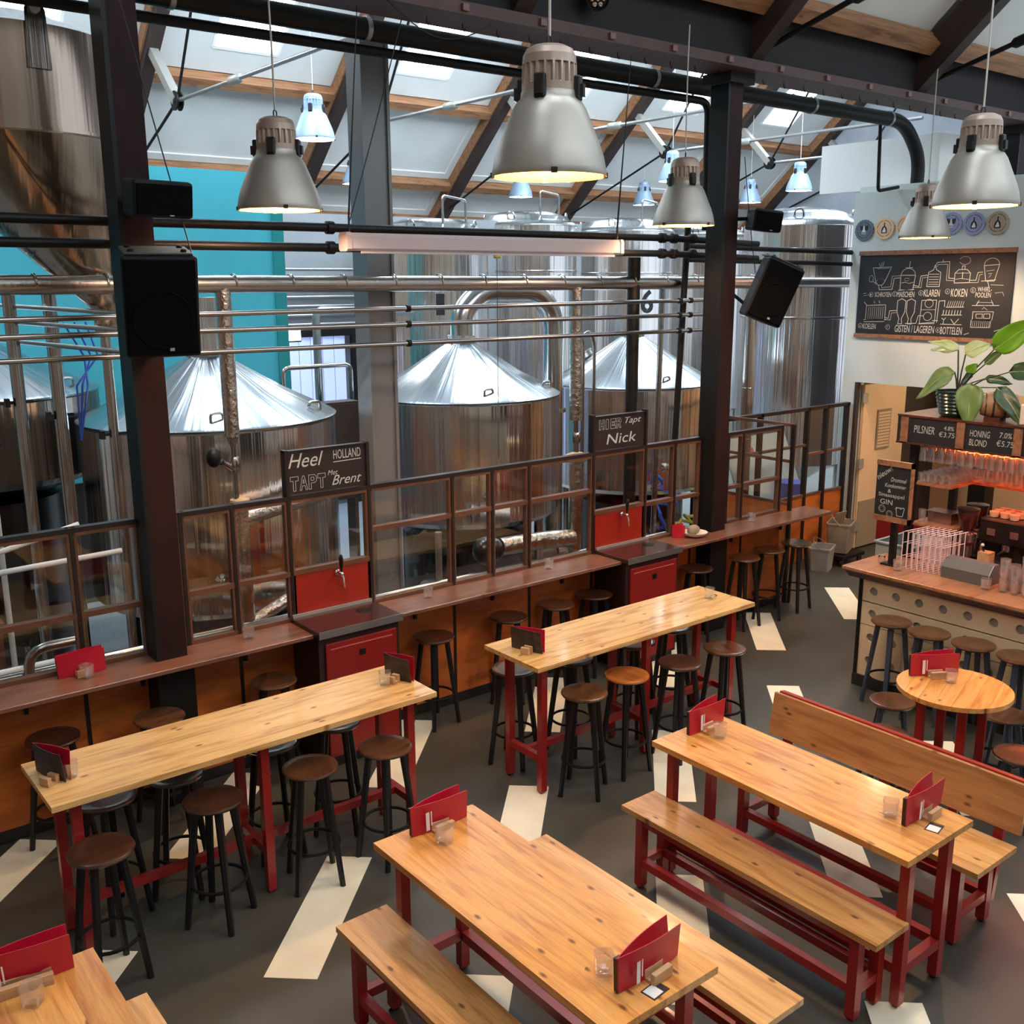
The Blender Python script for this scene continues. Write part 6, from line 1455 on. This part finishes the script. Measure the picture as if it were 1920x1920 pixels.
for yy_ in (790,820,850,880,905): S([(880,yy_),(990,yy_)], 0.007)
S([(945,690),(965,655),(1100,650),(1105,835),(1165,840)]); S([(955,710),(975,680),(1080,680),(1080,860),(1165,865)], 0.006); S([(1025,630),(1025,655)])
S([(1170,890),(1170,780),(1210,740),(1300,740),(1340,780),(1335,885)], close=True); S([(1245,740),(1245,700),(1275,700),(1275,740)]); S([(1180,780),(1330,780)], 0.006); S([(1180,850),(1230,840),(1330,850)], 0.006); S([(1255,770),(1255,840)], 0.01); C(1270,640,60,45,200,520,0.005)
S([(1335,860),(1405,860),(1420,775),(1470,770)]); S([(1335,885),(1430,885),(1440,800),(1470,795)], 0.006)
S([(1480,700),(1640,690),(1600,870),(1510,870)], close=True); C(1560,690,80,70,180,360); S([(1465,870),(1615,855)]); S([(1530,870),(1545,910),(1550,940)]); S([(1570,910),(1700,915)], 0.006); S([(1510,760),(1590,750)], 0.005); S([(1530,790),(1570,785)], 0.005); S([(1540,830),(1560,800)], 0.005)
S([(110,1120),(150,1160),(385,1150),(385,1330),(140,1335),(145,1160)]); S([(125,1360),(380,1350)]); S([(120,1335),(400,1330)])
for q in range(8): S([(175+26*q,1175),(170+26*q,1320)], 0.006)
S([(235,1110),(245,1130)]); S([(300,1105),(310,1130)]); S([(385,1300),(430,1310),(440,1220),(520,1215)]); S([(385,1325),(455,1330),(465,1245),(520,1240)], 0.006)
for ox in (0, 115): S([(530+ox,1230),(530+ox,1100),(580+ox,1075),(630+ox,1100),(625+ox,1230),(590+ox,1310),(600+ox,1370),(550+ox,1370),(560+ox,1310)], close=True)
S([(640,1365),(770,1360),(790,1270),(850,1270)]); S([(810,1360),(820,1090),(990,1085),(985,1340)], close=True); C(905,1125,48,48); C(900,1275,48,48); S([(820,1200),(985,1195)], 0.006); S([(800,1365),(985,1355)])
S([(1010,1340),(1020,1095),(1085,1090),(1085,1160)]); S([(960,1320),(1020,1320)])
for q in range(8): S([(1115+24*q,1160),(1130+24*q,1095)], 0.007)
S([(1105,1165),(1300,1160)])
for q in range(7): S([(1075+32*q,1250),(1080+32*q,1200)], 0.01)
S([(1060,1255),(1285,1250)]); S([(1065,1290),(1090,1310),(1085,1355)]); S([(1090,1310),(1110,1285)]); S([(1170,1300),(1210,1355),(1255,1295)]); S([(1055,1360),(1290,1360)])
S([(1390,1140),(1675,1135)]); S([(1435,1135),(1460,1085)]); S([(1615,1130),(1590,1080)]); S([(1440,1105),(1610,1105)], 0.006)
S([(1405,1300),(1405,1210),(1625,1205),(1615,1300)], close=True); S([(1395,1300),(1395,1385),(1600,1380),(1605,1300)], close=True); S([(1440,1235),(1510,1232),(1510,1280),(1445,1280)], close=True); S([(1525,1232),(1590,1230),(1590,1280),(1525,1280)], close=True)
for q in range(9): S([(1415+22*q,1310),(1412+22*q,1375)], 0.005)
S([(1500,1180),(1520,1160),(1560,1190)], 0.005); C(1520,1140,10,8); S([(1330,1470),(1380,1450)]); S([(1650,1420),(1720,1395)])
for (cx, cy) in ((190,1030),(485,1020),(800,1005),(1105,985),(1385,970),(80,1410),(430,1415),(1035,1430)): C(cx, cy, 26, 28, w=0.006)
S([(90,1020),(130,1010)], 0.006); S([(95,1045),(150,1035)], 0.006); S([(1620,1000),(1700,990),(1715,1030)], 0.005)
m.build('chalk_drawing', 'chalk', cbd, world=True)
for txt, px_, py_, w, h in (('SCHROTEN',240,1055,205,55),('MAISCHEN',515,1055,210,65),('KLAREN',835,1045,185,80),('KOKEN',1145,1045,180,90),('WHIRL-',1435,985,150,50),('POOLEN',1415,1050,165,55),('KOELEN',115,1445,165,65),('GISTEN / LAGEREN',520,1470,470,85),('BOTTELEN',1060,1475,245,85)):
    a = bd(px_, py_); chalk_x(cbd, txt, WX-0.0155, a[0], a[1], w/1780.0*(CY1-CY0), h/980.0*(CZ1-CZ0-0.06), 0.05)
for n_, (px_, py_) in enumerate(((190,1045),(485,1033),(800,1020),(1105,1000),(1385,985),(80,1425),(430,1430),(1035,1445))):
    a = bd(px_-10, py_); chalk_x(cbd, str(n_+1), WX-0.0155, a[0], a[1], 0.016, 0.026)
def cap(y, z, mt, label, kind):
    t = empty('bottle_cap_sign', (WX, y, z), label=label, cat='sign', group='bottle cap signs'); n = 42
    q = [V(-0.02, (0.124 if k % 2 else 0.116)*math.cos(2*PI*k/n), (0.124 if k % 2 else 0.116)*math.sin(2*PI*k/n)) for k in range(n)]
    MB().prism(q, V(0.019,0,0)).build('cap', mt, t)
    e = MB(); oo = V(-0.0215,0,0)
    for r in (0.098, 0.066):
        for k in range(36):
            if r > 0.09 and k % 9 == 8: continue
            a0, a1 = 2*PI*k/36, 2*PI*(k+0.6)/36
            e.ribbon([(r*0.9*math.cos(a0), r*0.9*math.sin(a0)), (r*0.9*math.cos(a1), r*0.9*math.sin(a1))], 0.006 if r > 0.09 else 0.002, Y, Z, V(0,0,0), oo)
    e.build('ring_print', 'emblem_black', t)
    if kind == 'bottle':
        MB().prism([oo+V(0,a,b_) for a, b_ in ((-0.006,0.066),(0.006,0.066),(0.007,0.03),(0.03,0.005),(0.036,-0.02),(0.034,-0.052),(-0.034,-0.052),(-0.036,-0.02),(-0.03,0.005),(-0.007,0.03))], V(-0.001,0,0)).build('emblem', 'emblem_black', t)
        MB().prism([oo+V(-0.001,a,b_) for a, b_ in ((-0.005,0.012),(0.004,0.008),(0.012,-0.012),(0.022,-0.03),(0.02,-0.042),(-0.02,-0.042),(-0.022,-0.03),(-0.014,-0.01))], V(-0.001,0,0)).build('emblem_inlay', 'card_white', t)
    else:
        MB().prism([oo+V(0,a,b_) for a, b_ in ((-0.052,0.06),(-0.034,0.05),(0.034,0.05),(0.052,0.06),(0.05,0.015),(0.038,-0.005),(-0.038,-0.005),(-0.05,0.015))], V(-0.001,0,0)).build('emblem', 'emblem_black', t)
        MB().prism([oo+V(-0.001,a,b_) for a, b_ in ((-0.008,0.05),(0.008,0.05),(0.012,0.01),(0.028,-0.02),(-0.028,-0.02),(-0.012,0.01))], V(-0.001,0,0)).build('emblem_inlay', 'card_white', t)
        e = MB(); [e.ribbon([(a,-0.03),(a,-0.045)], 0.006, Y, Z, V(0,0,0), oo) for a in (-0.024,-0.008,0.008,0.024)]; e.build('drip_print', 'card_white', t)
    return t
for y, z, mt, lab, k in ((7.14,3.90,'cap_slate','slate blue bottle-cap sign at the wall edge','ox'), (6.875,3.91,'cap_peach','peach bottle-cap sign next to the slate one','bottle'), (6.61,3.925,'cap_peach','peach bottle-cap sign half hidden by the smaller lamp','bottle'), (6.335,3.93,'cap_tan','tan bottle-cap sign behind the smaller lamp','ox'),
                         (6.065,3.93,'cap_lilac','lilac bottle-cap sign with the horned emblem beside the smaller lamp','ox'), (5.805,3.92,'cap_lilac','lilac bottle-cap sign with a bottle emblem','bottle'), (5.545,3.915,'cap_tan','tan bottle-cap sign below the larger lamp','bottle')):
    cap(y, z, mt, lab, k)
# ================================================================== PLANT ON THE BACK BAR
pl = empty('potted_plant', (8.385, 4.44, 2.19), label='leafy green plant in a ribbed dark green pot on the back bar', cat='plant')
prof = [(0.11,0.0),(0.125,0.01)]
for i in range(6): prof += [(0.135+0.006*i,0.025+0.03*i),(0.143+0.006*i,0.037+0.03*i),(0.137+0.006*i,0.05+0.03*i)]
prof += [(0.175,0.21),(0.178,0.22),(0.168,0.22),(0.165,0.19)]
MB().lathe(prof, 36, cap1=False).build('pot', 'pot_green', pl, smooth=40); MB().lathe([(0.166,0.19),(0.1,0.205),(0.002,0.2)], 24).build('soil', 'soil', pl, smooth=50)
def leaf(base, tip, w, mt, droop=0.05, roll=0.0, stem=None):
    base, tip = V(*base), V(*tip); d = (tip-base); L = d.length; d.normalize(); u = V(-0.72,-0.42,0.55); u = (u-d*u.dot(d)).normalized(); R = Matrix.Rotation(roll*0.6, 3, d); u = R @ u; s = d.cross(u).normalized(); w = w*1.08
    n, k = 10, 4; vs = []
    for i in range(n+1):
        f = i/n; prof_ = math.sin(PI*min(1, f**0.62))**0.75 if 0 < f < 1 else 0.02
        c = base+d*(L*f)-u*(droop*math.sin(PI*f*0.5)**2)*1.0+V(0,0,-droop*f*f)
        for jx in range(-k, k+1):
            q = jx/k; vs.append(c+s*(w*prof_*q)+u*(0.22*w*prof_*(abs(q)**1.3)+0.012*math.sin(9*f+jx)*abs(q)))
    m_ = MB().add(vs, [(i*(2*k+1)+jx, (i+1)*(2*k+1)+jx, (i+1)*(2*k+1)+jx+1, i*(2*k+1)+jx+1) for i in range(n) for jx in range(2*k)])
    o_ = m_.build('leaf', mt, pl, smooth=70); so = o_.modifiers.new('thick', 'SOLIDIFY'); so.thickness = 0.003
    MB().tube([base, base+d*(L*0.5)-u*(droop*0.5), base+d*L*0.96-u*droop+V(0,0,-droop*0.9)], [0.004,0.003,0.001], 5).build('midrib', 'leaf_pale', o_)
    st_ = V(0.0,0.0,0.19) if stem is None else V(*stem)
    mid = st_.lerp(base, 0.5)+V(0,0,0.03)
    MB().tube([st_, mid, base], [0.007,0.006,0.005], 6).build('stem', 'stem_dark', pl, smooth=60)
# local y is minus picture-right: 1 px = 0.0048 m
def q_(px_, py_, dx=0.0): return (dx, -(px_-1757)*0.0048, (785-py_)*0.0048)
leaf(q_(1815,664), q_(1888,606), 0.10, 'leaf_bright', 0.02, 0.5)
leaf(q_(1757,668,-0.05), q_(1708,634,-0.1), 0.045, 'leaf_pale', 0.06, 0.3)
leaf(q_(1745,668,0.06), q_(1686,660,0.1), 0.06, 'leaf_pale', 0.03, 0.2)
leaf(q_(1770,674,-0.04), q_(1802,648,0.04), 0.08, 'leaf_pale', 0.02, -0.4)
leaf(q_(1755,705,-0.06), q_(1692,735,-0.16), 0.085, 'leaf_mid', 0.07, 0.2)
leaf(q_(1790,722,-0.10), q_(1800,792,-0.17), 0.10, 'leaf_mid', 0.02, 0.2)
leaf(q_(1848,700,-0.03), q_(1928,688,0.02), 0.075, 'leaf_dark', 0.03, 0.3)
leaf(q_(1800,690,0.02), q_(1825,662,0.06), 0.035, 'leaf_mid', 0.01, 0.1)
leaf(q_(1832,727,-0.05), q_(1888,772,-0.1), 0.07, 'leaf_dark', 0.05, 0.1)
leaf(q_(1800,715,0.05), q_(1842,716,0.1), 0.04, 'leaf_dark', 0.02, 0.1)
leaf(q_(1770,715,0.1), q_(1735,725,0.16), 0.06, 'leaf_dark', 0.03, 0.1)
leaf(q_(1775,705,-0.03), q_(1790,688,-0.02), 0.04, 'leaf_bright', 0.01, 0.8)
